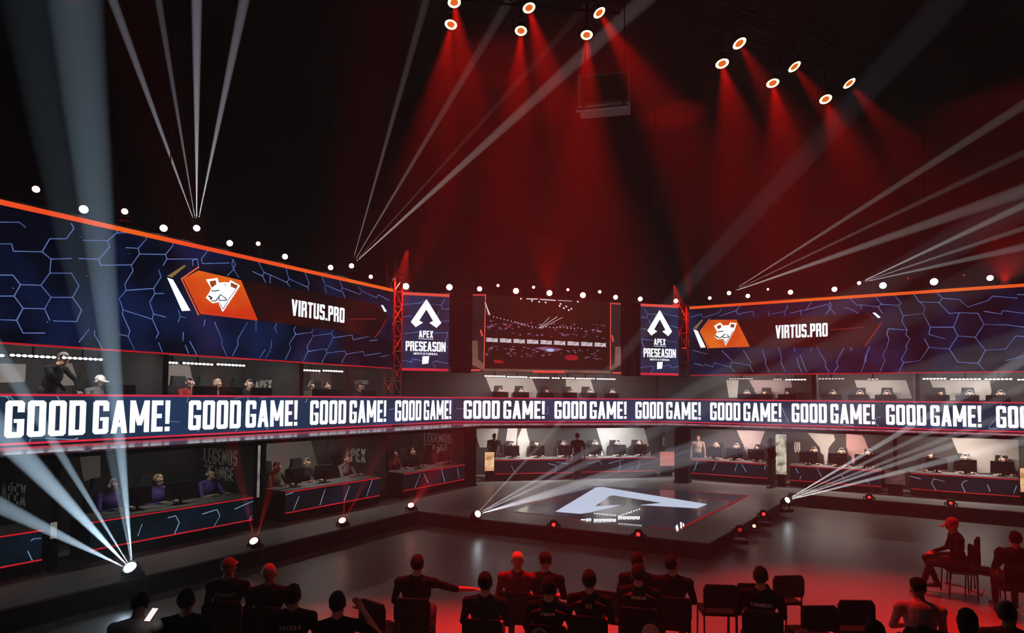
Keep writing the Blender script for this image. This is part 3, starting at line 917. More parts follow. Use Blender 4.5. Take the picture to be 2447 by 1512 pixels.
MB().bbox(-.2, .2, -.2, .2, 4.08, 4.11).build('base_plate', M_METAL, o)
spot(None, 'red_tower_lamp', wl(0, -5.9, 20.2, 7.2), wl(0, -5.80, 21.0, 5.9), 34, 3500, (1, .02, .01))

# black drape strips beside the centre screen, dark columns at the corners
for xa, xb, lab in ((1079, 1127, 'black drape strip between left banner and centre screen'), (1486, 1529, 'black drape strip between centre screen and right banner')):
    a, b = sz(45, 18.68, xa, 790)[0], sz(45, 18.68, xb, 790)[0]
    mb = MB()
    n = 14
    vs = []
    for i in range(n + 1):
        x = a + (b - a) * i / n
        y = .04 * math.sin(i * 2.1)
        vs += [(x, y, 4.08), (x, y, 6.55), (x, y + .02, 4.08), (x, y + .02, 6.55)]
    fs = []
    for i in range(n):
        k = i * 4
        fs += [(k, k + 4, k + 5, k + 1), (k + 2, k + 3, k + 7, k + 6)]
    mb.add(vs, fs)
    o = wall_thing('drape', lab, 'drape', 'centre', 18.68)
    mb.build('cloth', M_BLACK, o)
    MB().tube([(a - .03, .01, 6.56), (b + .03, .01, 6.56)], .02, 8).build('rod', M_METAL, o)
for wk, t, xa, xb, lab in (('right', 21.75, 1612, 1644, 'black column at the corner of the centre and right booths'), ('centre', 20.3, 1112, 1138, 'black column at the corner of the left and centre booths')):
    a, b = sz(WALLS[wk]['th'], t, xa, 1090)[0], sz(WALLS[wk]['th'], t, xb, 1090)[0]
    o = wall_thing('column', lab, 'column', wk, t, (a + b) / 2, ST)
    h = (b - a) / 2
    MB().bbox(-h, h, -.02, .36, 0, ZB - .12 - ST, .02).build('shaft', M_BLACK, o)
    MB().bbox(-h - .03, h + .03, -.05, .39, 0, .06, .01).build('base_plate', M_METAL, o)


# ------------------------------------------------------------------ stage lights
def moving_head_parts(root, lens, aim, size=1.0, base='floor', ls=1.0):
    """base, yoke arms, head aimed along aim, lens; root sits at the centre of the head"""
    k = size
    aim = Vector(aim).normalized()
    side = aim.cross(Vector((0, 0, 1)))
    side = side.normalized() if side.length > .05 else Vector((1, 0, 0))
    hd = MB().lathe([(.0, -.15 * k), (.07 * k, -.15 * k), (.105 * k, -.10 * k), (.115 * k, .0), (.115 * k, .12 * k), (.10 * k, .135 * k), (.098 * k, .10 * k)], (0, 0, 0), aim, 16)
    ho = hd.build('head', M_PLAST, root, True)
    if ls < 1:
        MB().lathe([(.0, .104 * k), (.098 * k, .106 * k)], (0, 0, 0), aim, 16).build('front_glass', M_PLAST, ho)
    MB().lathe([(.0, .112 * k), (.06 * k * ls, .118 * k), (.098 * k * ls, .108 * k)], (0, 0, 0), aim, 16).build('lens', lens, ho, True)
    sg = -1 if base == 'floor' else 1
    for s in (-1, 1):
        p = side * s * .15 * k
        MB().tube([side * s * .11 * k, p, p + Vector((0, 0, sg * .22 * k))], .022 * k, 6).build('yoke_arm', M_PLAST, root)
    zb = sg * .22 * k
    ang = math.atan2(side.y, side.x)
    bs = MB().bbox(-.19 * k, .19 * k, -.15 * k, .15 * k, min(zb, zb + sg * .10 * k), max(zb, zb + sg * .10 * k), .015 * k).build('base', M_PLAST, root)
    bs.rotation_euler = (0, 0, ang)
    return root


FLOORL = [  # px, py, lens, label, beams
    (318, 1365, ML_COOL, 'glaring cool white beam light by the left stage edge, nearest the camera'),
    (610, 1299, ML_REDHOT, 'red glowing beam light on the floor below the second left booth'),
    (820, 1249, ML_REDHOT, 'red glowing beam light on the floor below the APEX booth'),
    (983, 1212, ML_REDHOT, 'red glowing beam light on the floor farthest along the left stage edge'),
    (1137, 1230, ML_COOL, 'white beam light at the left corner of the platform with beams fanning right'),
    (1323, 1252, ML_RED, 'dim red moving head in front of the platform, under the emblem tip'),
    (1525, 1275, ML_RED, 'dim red moving head in front of the platform, nearest its right corner'),
    (1757, 1263, ML_DIM, 'dim red moving head beside the right platform edge, nearest the corner'),
    (1815, 1226, ML_RED, 'dim red moving head beside the right platform edge, midway'),
    (1867, 1196, ML_COOL, 'white beam light at the back of the right platform edge, beams fanning right'),
    (2077, 1187, ML_RED, 'dim red moving head before the right booths, left of the pair'),
    (2272, 1201, ML_RED, 'dim red moving head before the right booths, right of the pair')]
FL = {}
for px, py, lm, lab in FLOORL:
    p = onz(.42, px, py)
    if px in (1757, 1815, 1867):
        p = p + Vector((.10, 0, 0))
    aim = (CP - p)
    aim.z = 1.2
    if px in (318, 610, 820, 983):
        aim = Vector((3, -5, 6))
    if px in (1137, 1867):
        aim = (CP - p).normalized() + (at(1400, 1090, 13.5) if px == 1137 else at(2150, 1080, 15.5)) .__sub__(p).normalized() * 1.6
    o = thing('moving_head_light', lab, 'stage light', p, 0, 'moving head lights standing along the stage edge')
    moving_head_parts(o, lm, aim, 1.15 if px == 318 else .95, ls=.5 if lm in (ML_RED, ML_DIM) else .85)
    FL[px] = p
p = onz(.30, 1803, 1257)
o = thing('moving_head_light', 'tiny orange light on the floor outside the right platform edge', 'stage light', p, 0, 'moving head lights standing along the stage edge')
moving_head_parts(o, lens_mat('lens_amber', (1, .5, .3), 3), (0, -1, .3), .4)

# lamps along the top of the screens
TOPL = [('left', 86, 452, 'R', .8), ('left', 200, 500, 'W', 1), ('left', 298, 505, 'R', .8), ('left', 391, 545, 'W', .95), ('left', 470, 545, 'B', .9), ('left', 549, 581, 'W', .9), ('left', 617, 582, 'P', .7),
        ('left', 681, 613, 'W', .9), ('left', 790, 639, 'W', .9), ('left', 840, 635, 'B', .9), ('left', 886, 661, 'P', .8),
        ('centre', 970, 684, 'W', 1.3), ('centre', 1074, 686, 'W', 1.3), ('centre', 1146, 690, 'W', 1.05), ('centre', 1190, 682, 'P', .65), ('centre', 1233, 695, 'H', 1.3), ('centre', 1275, 686, 'P', .65), ('centre', 1313, 700, 'H', 1.3),
        ('centre', 1357, 692, 'P', .65), ('centre', 1393, 705, 'H', 1.3), ('centre', 1433, 697, 'P', .75), ('centre', 1471, 710, 'W', 1.0), ('centre', 1530, 714, 'W', 1.0), ('centre', 1615, 719, 'W', 1.0),
        ('right', 1696, 712, 'P', .8), ('right', 1742, 700, 'B', .9), ('right', 1787, 707, 'W', .9), ('right', 1835, 691, 'P', .5), ('right', 1889, 698, 'W', 1.0), ('right', 1994, 691, 'W', 1.05), ('right', 2053, 676, 'B', .7),
        ('right', 2110, 682, 'W', 1.3), ('right', 2170, 665, 'D', .4), ('right', 2232, 673, 'W', 1.35), ('right', 2303, 657, 'D', .4), ('right', 2366, 664, 'H', 1.1)]
LM = dict(R=ML_PINK, W=ML_WHITE, B=ML_COOL, P=ML_PINK, H=ML_REDHOT, D=ML_DIM)
CN = dict(R='reddish', W='white', B='beam throwing', P='small pinkish', H='red glowing', D='tiny dim red')
ORD = ['first', 'second', 'third', 'fourth', 'fifth', 'sixth', 'seventh', 'eighth', 'ninth', 'tenth', 'eleventh', 'twelfth', 'thirteenth']
TP = {}
cnt = {}
for wk, px, py, kd, k in TOPL:
    w = WALLS[wk]
    t = w['scr'] + .30
    a, b = sz(w['th'], t, px, py)
    p = wl(w['th'], a, t, b)
    cnt[wk] = cnt.get(wk, 0) + 1
    wn_ = dict(left='left screen', centre='centre screens', right='right screen')[wk]
    o = thing('truss_light', f'{CN[kd]} lamp on the truss above the {wn_}, {ORD[cnt[wk] - 1]} from the left', 'stage light', p, 0, 'lamps along the top of the screens')
    aim = CP - p
    aim.normalize()
    k *= .72
    moving_head_parts(o, LM[kd], aim, k)
    zb = -.32 * k
    top = 6.56 - b
    if top < zb - .01:
        MB().tube([(0, 0, zb), (0, 0, top)], .018, 6).build('post', M_METAL, o)
    TP[px] = p
    if kd in 'WH':
        col = (1, .95, .9) if kd == 'W' else (1, .12, .06)
        if k > .9:
            spot(None, 'truss_lamp_light', p + aim * .16, CP + Vector((random.uniform(-4, 4), random.uniform(-2, 3), random.uniform(-2, 3))), 60, 9 if kd == 'W' else 60, col, .9, .03)

# ring lamps over the audience on a diagonal truss
RINGS = [(1085, 2, 1), (1078, 55, 2), (1263, 15, 1), (1245, 70, 2), (1430, 27, 1), (1402, 80, 2), (1765, 100, 1), (1725, 148, 2), (1896, 156, 1), (1846, 195, 2), (2027, 196, 1), (1972, 234, 2)]
AIM = {1085: (1150, 500), 1078: (1010, 500), 1263: (1400, 500), 1245: (1225, 500), 1430: (1720, 500), 1402: (1400, 520), 1765: (2000, 500), 1725: (1800, 520), 1896: (2200, 560), 1846: (1910, 560), 2027: (2330, 560), 1972: (2080, 560)}
ZR = CZ + 7.0
rp = {}
for i, (px, py, row) in enumerate(RINGS):
    p = onz(ZR, px, py)
    rp[px] = p
    dist = (p - CP).length
    far = .89 if px < 1500 else (.90 if row == 2 and px < 1900 else .87)
    q = at(*AIM[px], (p - CP).dot(CM3 @ Vector((0, 0, -1))) * far)
    aim = (q - p).normalized()
    where = 'back' if row == 2 else 'front'
    o = thing('ring_lamp', f'ring lensed red lamp, {where} row of the overhead trusses, {ORD[i // 2]} from the left', 'stage light', p, 0, 'ring lamps hanging over the audience')
    k = .62 if px < 1700 else .72
    MB().lathe([(0, -.22 * k), (.10 * k, -.22 * k), (.15 * k, -.14 * k), (.19 * k, 0), (.20 * k, .06 * k), (.19 * k, .075 * k), (.185 * k, .06 * k)], (0, 0, 0), aim, 20).build('head', M_PLAST, o, True)
    MB().lathe([(.115 * k, .060 * k), (.13 * k, .072 * k), (.165 * k, .074 * k), (.185 * k, .058 * k)], (0, 0, 0), aim, 24).build('ring_lens', ML_RING, o, True)
    MB().lathe([(0, .062 * k), (.115 * k, .060 * k)], (0, 0, 0), aim, 24).build('centre_lens', ML_RINGC, o, True)
    side = aim.cross(Vector((0, 0, 1))).normalized()
    for s in (-1, 1):
        MB().tube([side * s * .19 * k, side * s * .24 * k, side * s * .24 * k + Vector((0, 0, .34 * k)), Vector((0, 0, .38 * k))], .018, 6).build('yoke_arm', M_PLAST, o)
    MB().tube([(0, 0, .36 * k), (0, 0, .60)], .03, 8).build('clamp', M_METAL, o)
    spot(None, 'ring_lamp_light', p + aim * .1, q, 25 if px < 1500 else (34 if row == 2 else 24), 4600 if px < 1500 else (3300 if row == 2 and px < 1900 else 2300), (1, .006, .003), .8, .05)
for row, lo, hi, lab in ((1, 0, 1500, 'front overhead truss with the three left ring lamps'), (2, 0, 1500, 'back overhead truss with the three left ring lamps'), (1, 1500, 2447, 'front overhead truss with the three right ring lamps'), (2, 1500, 2447, 'back overhead truss with the three right ring lamps')):
    ps = [rp[x] for x, y, r_ in RINGS if r_ == row and lo < x < hi]
    d = (ps[-1] - ps[0]).normalized()
    o = thing('overhead_truss', lab, 'truss', (0, 0, 0))
    lattice(MB(), ps[0] - d * .7 + Vector((0, 0, .70)), ps[-1] + d * .7 + Vector((0, 0, .70)), .30, .6).build('lattice', M_METAL, o)
    for q_ in ps:
        f_ = q_ + Vector((0, 0, .56))
        n_ = ps[0] + d * (q_ - ps[0]).dot(d) + Vector((0, 0, .58))
        if (n_ - f_).length > .04:
            MB().tube([f_, n_], .022, 6).build('outrigger', M_METAL, o)
    for f in (.1, .9):
        c = ps[0].lerp(ps[-1], f)
        MB().tube([c + Vector((0, 0, .83)), Vector((c.x, c.y, CEIL))], .012, 6).build('hanging_cable', M_METAL, o)

# ------------------------------------------------------------------ beams in the smoke (each a lamp's own narrow spot)
COOL, WARM, PALE = (.58, .80, 1.0), (1, .78, .76), (.86, .88, 1.0)


def beam(p, px, py, depth, size, watt, col, blend=.5):
    q = at(px, py, depth)
    d = (q - p).normalized()
    spot(None, 'beam_light', p + d * .19, q, size, watt, col, blend, .005)


P = TP[470]
for px, py, s, wt in ((255, -40, 2.6, 1.1), (372, -40, 2.0, .8), (470, -40, 3.0, 1.4), (592, -40, 2.8, 1.1)):
    beam(P, px, py, 12.2, s, 150000 * wt, (.85, .82, .95))
P = TP[840]
for px, py, s, wt in ((965, 190, 1.8, .8), (1105, 190, 2.0, .7), (1180, 260, 1.4, .35), (1330, 190, 2.6, 1.3)):
    beam(P, px, py, 14.5, s, 120000 * wt, WARM)
P = TP[1742]
for px, py, s, wt in ((2447, 250, 2.0, 1.0), (2447, 365, 1.5, .8), (2447, 455, 3.0, .9)):
    beam(P, px, py, 15, s, 150000 * wt, (1, .88, .85))
P = TP[2053]
for px, py, s, wt in ((2447, 490, 2.0, .9), (2447, 545, 1.5, .7), (2447, 590, 2.0, .6)):
    beam(P, px, py, 13, s, 140000 * wt, (.95, .93, .95))
P = FL[318]
for px, py, s, wt, dp in ((60, 1238, 4.6, .40, 8.0), (70, 1105, 5.2, .62, 7.8), (130, 1060, 2.4, .75, 8.0), (281, 1000, 4.6, .62, 9.2), (262, 1060, 4.6, .12, 9.2)):
    beam(P, px, py, dp, s, 230000 * wt, COOL)
P = FL[1137]
for px, py, s, wt in ((1330, 1020, 2.2, .30), (1400, 1080, 2.8, .45), (1480, 1070, 3.2, .4), (1420, 1140, 2.4, .95), (1360, 1170, 3.4, .85)):
    beam(P, px, py, 13.0, s, 150000 * wt, PALE)
P = FL[1867]
for px, py, s, wt in ((2140, 1040, 2.4, 1.5), (2240, 1055, 2.0, 1.0), (2150, 1105, 2.2, 1.2), (2120, 1135, 2.2, 1.6), (2100, 1090, 1.8, 1.0)):
    beam(P, px, py, 15.0, s, 170000 * wt, (.95, .97, 1))
for px, tg in ((610, ((600, 1255), (622, 1255))), (820, ((822, 1215), (838, 1215))), (983, ((1010, 1160), (1030, 1150)))):
    for a, b in tg:
        beam(FL[px], a, b, 11.5 if px == 610 else 13.5, 5.0, 5500, (1, .02, .03))

spot(None, 'beam_halo', FL[318] + Vector((.05, -.12, .12)), CP, 120, 30, COOL, 1.0, .03)

# added pinkish fill lamp, unseen behind the camera, lighting the backs of the audience
o = thing('added_fill_lamp', 'added pinkish fill lamp, unseen behind the camera, lighting the audience from behind', 'stage light', (2.2, -3.2, 9.0))
moving_head_parts(o, ML_PINK, (-5.2, 10, -8), 1.2, base='hung')
MB().tube([(0, 0, .38), (0, 0, CEIL - 9.0)], .02, 6).build('hanging_pole', M_METAL, o)
spot(None, 'added_fill_light', (2.1, -3.0, 8.8), (-3.6, 7.4, .8), 34, 520, (1, .30, .27), .8, .05)

# red wash lamps behind the screens, shining up into the smoke
RW = (1, .012, .006)
for wk, px, py, q, s, wt in (('centre', 975, 640, (1060, 480), 26, 2600), ('centre', 1310, 690, (1310, 400), 60, 2400), ('right', 1648, 690, (1625, 420), 22, 3200), ('right', 2400, 650, (2440, 400), 60, 2600), ('left', 298, 505, (220, 200), 5, 2500)):
    w = WALLS[wk]
    p = wl(w['th'], sz(w['th'], w['scr'] + .5, px, py)[0], w['scr'] + .5, 6.55)
    o = thing('red_wash_light', {975: 'red wash light behind the left banner', 1310: 'red wash light behind the top of the centre screen', 1648: 'red wash light between right banner and right screen', 2400: 'red wash light behind the right end of the right screen', 298: 'red wash light behind the left screen'}[px], 'stage light', p, 0, 'red wash lights behind the screens')
    MB().bbox(-.12, .12, -.08, .08, -.06, .06, .015).build('housing', M_PLAST, o)
    MB().box(-.10, .10, -.06, .06, .061, .066).build('lens', ML_RED, o)
    MB().tube([(0, 0, -.06), (0, 0, -.16)], .02, 8).build('clamp', M_METAL, o)
    spot(None, 'red_wash', p + Vector((0, 0, .1)), at(*q, (p - CP).length * .97), s, wt, RW, .8, .08)


# ------------------------------------------------------------------ people
def cap_mesh(p0, p1, r0, r1, seg=10):
    p0, p1 = Vector(p0), Vector(p1)
    d = p1 - p0
    L = d.length
    d = d.normalized() if L > 1e-6 else Vector((0, 0, 1))
    up = Vector((0, 0, 1)) if abs(d.z) < .9 else Vector((1, 0, 0))
    a = d.cross(up).normalized()
    b = d.cross(a).normalized()
    prof = [(0.02 * r0, -r0)] + [(r0 * math.sin(q), -r0 * math.cos(q)) for q in (.5, 1.0, 1.4)]
    prof += [(r1 * math.sin(q), L - r1 * math.cos(q)) for q in (1.74, 2.14, 2.64)] + [(0.02 * r1, L + r1)]
    vs, fs = [], []
    for (r_, h) in prof:
        vs += [p0 + d * h + (a * math.cos(2 * math.pi * k / seg) + b * math.sin(2 * math.pi * k / seg)) * r_ for k in range(seg)]
    n = len(prof)
    for i in range(n - 1):
        for k in range(seg):
            k2 = (k + 1) % seg
            fs.append((i * seg + k, (i + 1) * seg + k, (i + 1) * seg + k2, i * seg + k2))
    fs.append(tuple(range(seg)))
    fs.append(tuple(range(n * seg - 1, (n - 1) * seg - 1, -1)))
    return vs, fs


def hand_prims(w, d, n, side, curl, out):
    """palm, four bent fingers and a thumb that leaves the side of the palm near its base"""
    w, d, n = Vector(w), Vector(d).normalized(), Vector(n).normalized()
    s = d.cross(n).normalized() * side
    n = s.cross(d).normalized() * side
    for i, (o, L) in enumerate(((-.030, .060), (-.010, .072), (.011, .067), (.031, .052))):
        k = w + d * .088 + s * o
        out.append(('c', w + s * o * .6, k, .015, .013, 0))
        c1 = d * math.cos(curl) - n * math.sin(curl)
        c2 = d * math.cos(curl * 2) - n * math.sin(curl * 2)
        m = k + c1 * L * .55
        out.append(('c', k, m, .0115, .0105, 0))
        out.append(('c', m, m + c2 * L * .5, .0105, .009, 0))
    b = w + d * .03 - s * .030
    m = b + (d * .6 - s * .75).normalized() * .036
    out.append(('c', b, m, .014, .012, 0))
    out.append(('c', m, m + (d * .9 - s * .25 - n * .3).normalized() * .030, .012, .010, 0))


def person_prims(sit=True, lean=0.0, turn=0.0, nod=0.0, arms=None, legs=None, sleeves=False, wide=1.0, tilt=0.0):
    """person facing -y with the floor at z = 0; returns shapes with the kind of surface they carry"""
    P = []
    hz = .54 if sit else .92
    piv = Vector((0, 0, hz))
    Rl = Matrix.Rotation(lean, 3, 'X') @ Matrix.Rotation(tilt, 3, 'Y')

    def up(x, y, z):
        return piv + Rl @ Vector((x, y, z))
    P.append(('e', piv + Vector((0, .01, .0)), (.165, .125, .125), 2))
    P.append(('e', up(0, .0, .14), (.150 * wide, .110, .17), 1))
    P.append(('e', up(0, .0, .33), (.172 * wide, .118, .19), 1))
    P.append(('e', up(0, .02, .42), (.165 * wide, .10, .12), 1))
    P.append(('c', up(0, .01, .49), up(0, -.008, .58), .064, .056, 0))
    for s in (-1, 1):
        P.append(('c', up(.03 * s, .01, .49), up(.165 * s * wide, .01, .455), .062, .062, 1))
    hc = up(0, -.02, .655)
    Rh = Rl @ Matrix.Rotation(turn, 3, 'Z') @ Matrix.Rotation(nod, 3, 'X')

    def hd(x, y, z):
        return hc + Rh @ Vector((x, y, z))
    P.append(('e', hd(0, .01, .025), (.077, .096, .098), 0))
    P.append(('e', hd(0, -.025, -.055), (.058, .066, .062), 0))
    P.append(('c', hd(0, -.088, .012), hd(0, -.108, -.022), .010, .016, 0))
    P.append(('c', hd(-.035, -.078, .035), hd(.035, -.078, .035), .014, .014, 0))
    P.append(('c', hd(-.016, -.086, -.062), hd(.016, -.086, -.062), .010, .010, 0))
    for s in (-1, 1):
        P.append(('e', hd(.080 * s, .012, -.005), (.012, .020, .032), 0))
    eyes = [hd(.032 * s, -.086, .008) for s in (-1, 1)]
    for s in (-1, 1):
        sh = up(.20 * s * wide, .01, .445)
        el, wr = (arms or {}).get(s, ((.25 * s, -.06, .72), (.12 * s, -.30, .63)))
        if not sit and not (arms or {}).get(s):
            el, wr = (.27 * s, .03, 1.12), (.28 * s, -.05, .87)
        el, wr = Vector(el), Vector(wr)
        P.append(('e', sh, (.068, .068, .068), 1))
        P.append(('c', sh, el, .056, .045, 1))
        P.append(('c', el, wr, .043, .029, 1 if sleeves else 0))
        d = (wr - el).normalized()
        nrm = Vector((0, 0, 1)) if abs(d.z) < .8 else Vector((0, -1, 0))
        hand_prims(wr, d, nrm, s, .35, P)
        kn, an = (legs or {}).get(s, ((.13 * s, -.44, .52), (.13 * s, -.42, .10)) if sit else ((.11 * s, -.02, .50), (.12 * s, .03, .09)))
        kn, an = Vector(kn), Vector(an)
        P.append(('c', piv + Vector((.09 * s, 0, 0)), kn, .092, .064, 2))
        P.append(('c', kn, an, .062, .045, 2))
        P.append(('c', an + Vector((0, .03, -.04)), an + Vector((.02 * s, -.15, -.055)), .042, .034, 3))
    return P, hc, Rh, eyes


def person_mesh(name, **kw):
    P, hc, Rh, eyes = person_prims(**kw)
    vs, fs = [], []
    for p in P:
        if p[0] == 'c':
            v, f = cap_mesh(*p[1:5])
        else:
            m = MB().ell((0, 0, 0), p[2], 14, 9)
            rot = Matrix.Identity(3)
            if p[3] == 0 and max(p[2]) > .03:
                rot = Rh
            v, f = [p[1] + rot @ Vector(q) for q in m.v], m.f
        b = len(vs)
        vs += [tuple(q) for q in v]
        fs += [tuple(b + i for i in q) for q in f]
    me = bpy.data.meshes.new('tmp')
    me.from_pydata(vs, [], fs)
    o = bpy.data.objects.new('tmp', me)
    COL.objects.link(o)
    md = o.modifiers.new('r', 'REMESH')
    md.mode = 'VOXEL'
    md.voxel_size = .0125
    md.use_smooth_shade = True
    m2 = o.modifiers.new('s', 'SMOOTH')
    m2.factor, m2.iterations = .5, 3
    dg = bpy.context.evaluated_depsgraph_get()
    out = bpy.data.meshes.new_from_object(o.evaluated_get(dg))
    bpy.data.objects.remove(o)
    bpy.data.meshes.remove(me)
    out.name = name
    n = len(out.polygons)
    cen = np.empty(n * 3)
    out.polygons.foreach_get('center', cen)
    cen = cen.reshape(-1, 3)
    best = np.full(n, 1e9)
    reg = np.zeros(n, dtype=np.int32)
    for p in P:
        if p[0] == 'c':
            a, b = np.array(p[1]), np.array(p[2])
            ab = b - a
            tt = np.clip(((cen - a) @ ab) / max(ab @ ab, 1e-9), 0, 1)
            d = np.linalg.norm(cen - (a + tt[:, None] * ab), axis=1) - (p[3] + (p[4] - p[3]) * tt)
            g = p[5]
        else:
            q = (cen - np.array(p[1])) / np.array(p[2])
            d = (np.linalg.norm(q, axis=1) - 1) * min(p[2])
            g = p[3]
        m = d < best
        best[m] = d[m]
        reg[m] = g
    for e in eyes:
        reg[np.linalg.norm(cen - np.array(e), axis=1) < .015] = 4
    out.materials.clear()
    for _ in range(5):
        out.materials.append(None)
    out.polygons.foreach_set('material_index', reg)
    out.update()
    return dict(me=out, hc=hc, Rh=Rh, bvh=None)


def head_shell(hc, Rh, style):
    mb = MB().ell((0, 0, 0), (1, 1, 1), 22, 16)
    vs = []
    for x, y, z in mb.v:
        X, Y, Z = x * .086, y * .106 + .014, z * .108 + .032
        if style == 'short':
            if y < -.05 and z < .42 + .25 * abs(x):
                X, Y, Z = X * .78, Y * .62 + .02, Z * .8
            if z < -.30:
                X, Y, Z = X * .82, Y * .86, -.035 + (z + .30) * .02
        elif style == 'long':
            if y < -.05 and z < .40:
                X, Y, Z = X * .80, Y * .5 + .03, Z * .85
            elif z < 0:
                Z = .032 + z * .21
                Y += .012
        elif style == 'bald':
            X, Y, Z = X * .945, Y * .935, Z * .945
            if y < -.05 or z < -.1:
                X, Y, Z = X * .8, Y * .7, Z * .7
        elif style == 'cap':
            X, Y = X * 1.03, Y * 1.03
            if z < .05:
                Z = .036
            if y < -.5 and z < .05:
                Y = -.100
        if style in ('short', 'long'):
            j = .0035
            X, Y, Z = X + random.uniform(-j, j), Y + random.uniform(-j, j), Z + random.uniform(-j, j)
        vs.append(hc + Rh @ Vector((X, Y, Z)))
    mb.v = [tuple(v) for v in vs]
    if style == 'cap':
        n = 12
        top, bot = [], []
        for i in range(n + 1):
            a = math.pi * (i / n) + math.pi
            top.append(hc + Rh @ Vector((.080 * math.cos(a), -.075 + .105 * math.sin(a), .040)))
            bot.append(hc + Rh @ Vector((.080 * math.cos(a), -.075 + .105 * math.sin(a), .030)))
        mb.add(top + bot, [range(n + 1), range(2 * n + 1, n, -1)] + [(i, i + n + 1, i + n + 2, i + 1) for i in range(n)])
    return mb


def headset_mb(hc, Rh):
    mb = MB()
    pts = [hc + Rh @ Vector((.098 * math.cos(a), .012, .012 + .128 * math.sin(a))) for a in [math.pi * i / 12 for i in range(13)]]
    mb.tube(pts, .011, 6)
    for s in (-1, 1):
        mb.lathe([(0, -.02), (.036, -.02), (.042, 0), (.036, .022), (0, .022)], hc + Rh @ Vector((.098 * s, .010, -.002)), Rh @ Vector((s, 0, 0)), 12)
    mb.tube([hc + Rh @ Vector((.10, -.01, -.03)), hc + Rh @ Vector((.085, -.08, -.07)), hc + Rh @ Vector((.045, -.105, -.075))], .005, 5)
    return mb


SKIN = [mat('skin_a', (.46, .27, .19), .55), mat('skin_b', (.36, .20, .13), .55), mat('skin_c', (.52, .33, .25), .55)]
DARKM = mat('eyes_dark', (.015, .012, .010), .3)
SHOE = mat('shoes', (.05, .05, .05), .6)
PANT = mat('trousers_dark', (.018, .018, .022), .85, bump=.2)
CLOTH = {}


def cloth(name, col):
    return mat('cloth_' + name, col, .9, var=.18, scale=14, bump=.25, spec=.1)


SHIRTS = dict(black=cloth('black', (.007, .007, .008)), purple=cloth('purple', (.10, .06, .26)), white=cloth('white', (.62, .60, .58)), tan=cloth('tan', (.42, .33, .26)), maroon=cloth('maroon', (.14, .03, .03)),
              olive=cloth('olive', (.07, .08, .05)), grey=cloth('grey', (.16, .16, .17)), charcoal=cloth('charcoal', (.016, .016, .018)), red=cloth('red', (.30, .03, .03)))
HAIRM = dict(dark=mat('hair_dark', (.010, .008, .007), .7, var=.4, scale=40, bump=.8, spec=.2), brown=mat('hair_brown', (.06, .035, .02), .6, var=.4, scale=40), fair=mat('hair_fair', (.32, .22, .12), .6, var=.4, scale=40),
             white=mat('cap_white', (.6, .6, .58), .7), black=mat('cap_black', (.015, .015, .015), .7), red=mat('cap_red', (.35, .04, .04), .7), skin=SKIN[0])
A_ = lambda sx, l, r: {-1: l, 1: r}
BODIES = {
    'play': person_mesh('seated_player', lean=.10, nod=.10, arms={-1: ((-.27, -.22, .70), (-.17, -.43, .765)), 1: ((.27, -.22, .70), (.17, -.43, .765))}),
    'play_turn': person_mesh('seated_player_turned', lean=.16, turn=.45, nod=.12, sleeves=True, arms={-1: ((-.27, -.24, .69), (-.10, -.44, .765)), 1: ((.28, -.20, .70), (.20, -.42, .765))}),
    'sit': person_mesh('seated_watcher', lean=-.04, arms={-1: ((-.26, -.04, .74), (-.11, -.27, .64)), 1: ((.26, -.04, .74), (.11, -.27, .64))}),
    'sit_down': person_mesh('seated_watcher_looking_down', lean=.22, nod=.45, turn=.35, arms={-1: ((-.25, -.22, .72), (-.07, -.40, .68)), 1: ((.25, -.22, .72), (.07, -.42, .68))}),
    'sit_turn': person_mesh('seated_watcher_turned', lean=.02, turn=-.75, sleeves=True, arms={-1: ((-.27, -.06, .74), (-.12, -.28, .64)), 1: ((.27, -.02, .74), (.14, -.25, .64))}),
    'sit_point': person_mesh('seated_watcher_reaching', lean=.05, wide=1.12, arms={-1: ((-.50, -.06, .90), (-.70, -.26, .84)), 1: ((.29, -.05, .74), (.16, -.26, .66))}),
    'sit_hand': person_mesh('seated_watcher_hand_up', lean=.08, tilt=.06, arms={-1: ((-.40, -.12, .82), (-.20, -.13, 1.12)), 1: ((.27, -.06, .74), (.12, -.28, .64))}),
    'stand': person_mesh('standing_person', sit=False, lean=.05, sleeves=True),
    'stand_lean': person_mesh('standing_person_leaning', sit=False, lean=.42, nod=.1, sleeves=True, arms={-1: ((-.26, -.34, 1.13), (-.17, -.48, .93)), 1: ((.26, -.34, 1.13), (.17, -.48, .93))}),
    'profile': person_mesh('seated_watcher_profile', lean=.10, nod=.25, sleeves=True, arms={-1: ((-.24, -.10, .76), (-.08, -.36, .70)), 1: ((.24, -.10, .76), (.08, -.38, .70))},
                           legs={-1: ((-.11, -.46, .58), (-.08, -.30, .16)), 1: ((.12, -.45, .55), (.12, -.60, .10))}),
}
HAIRS, SETS = {}, {}


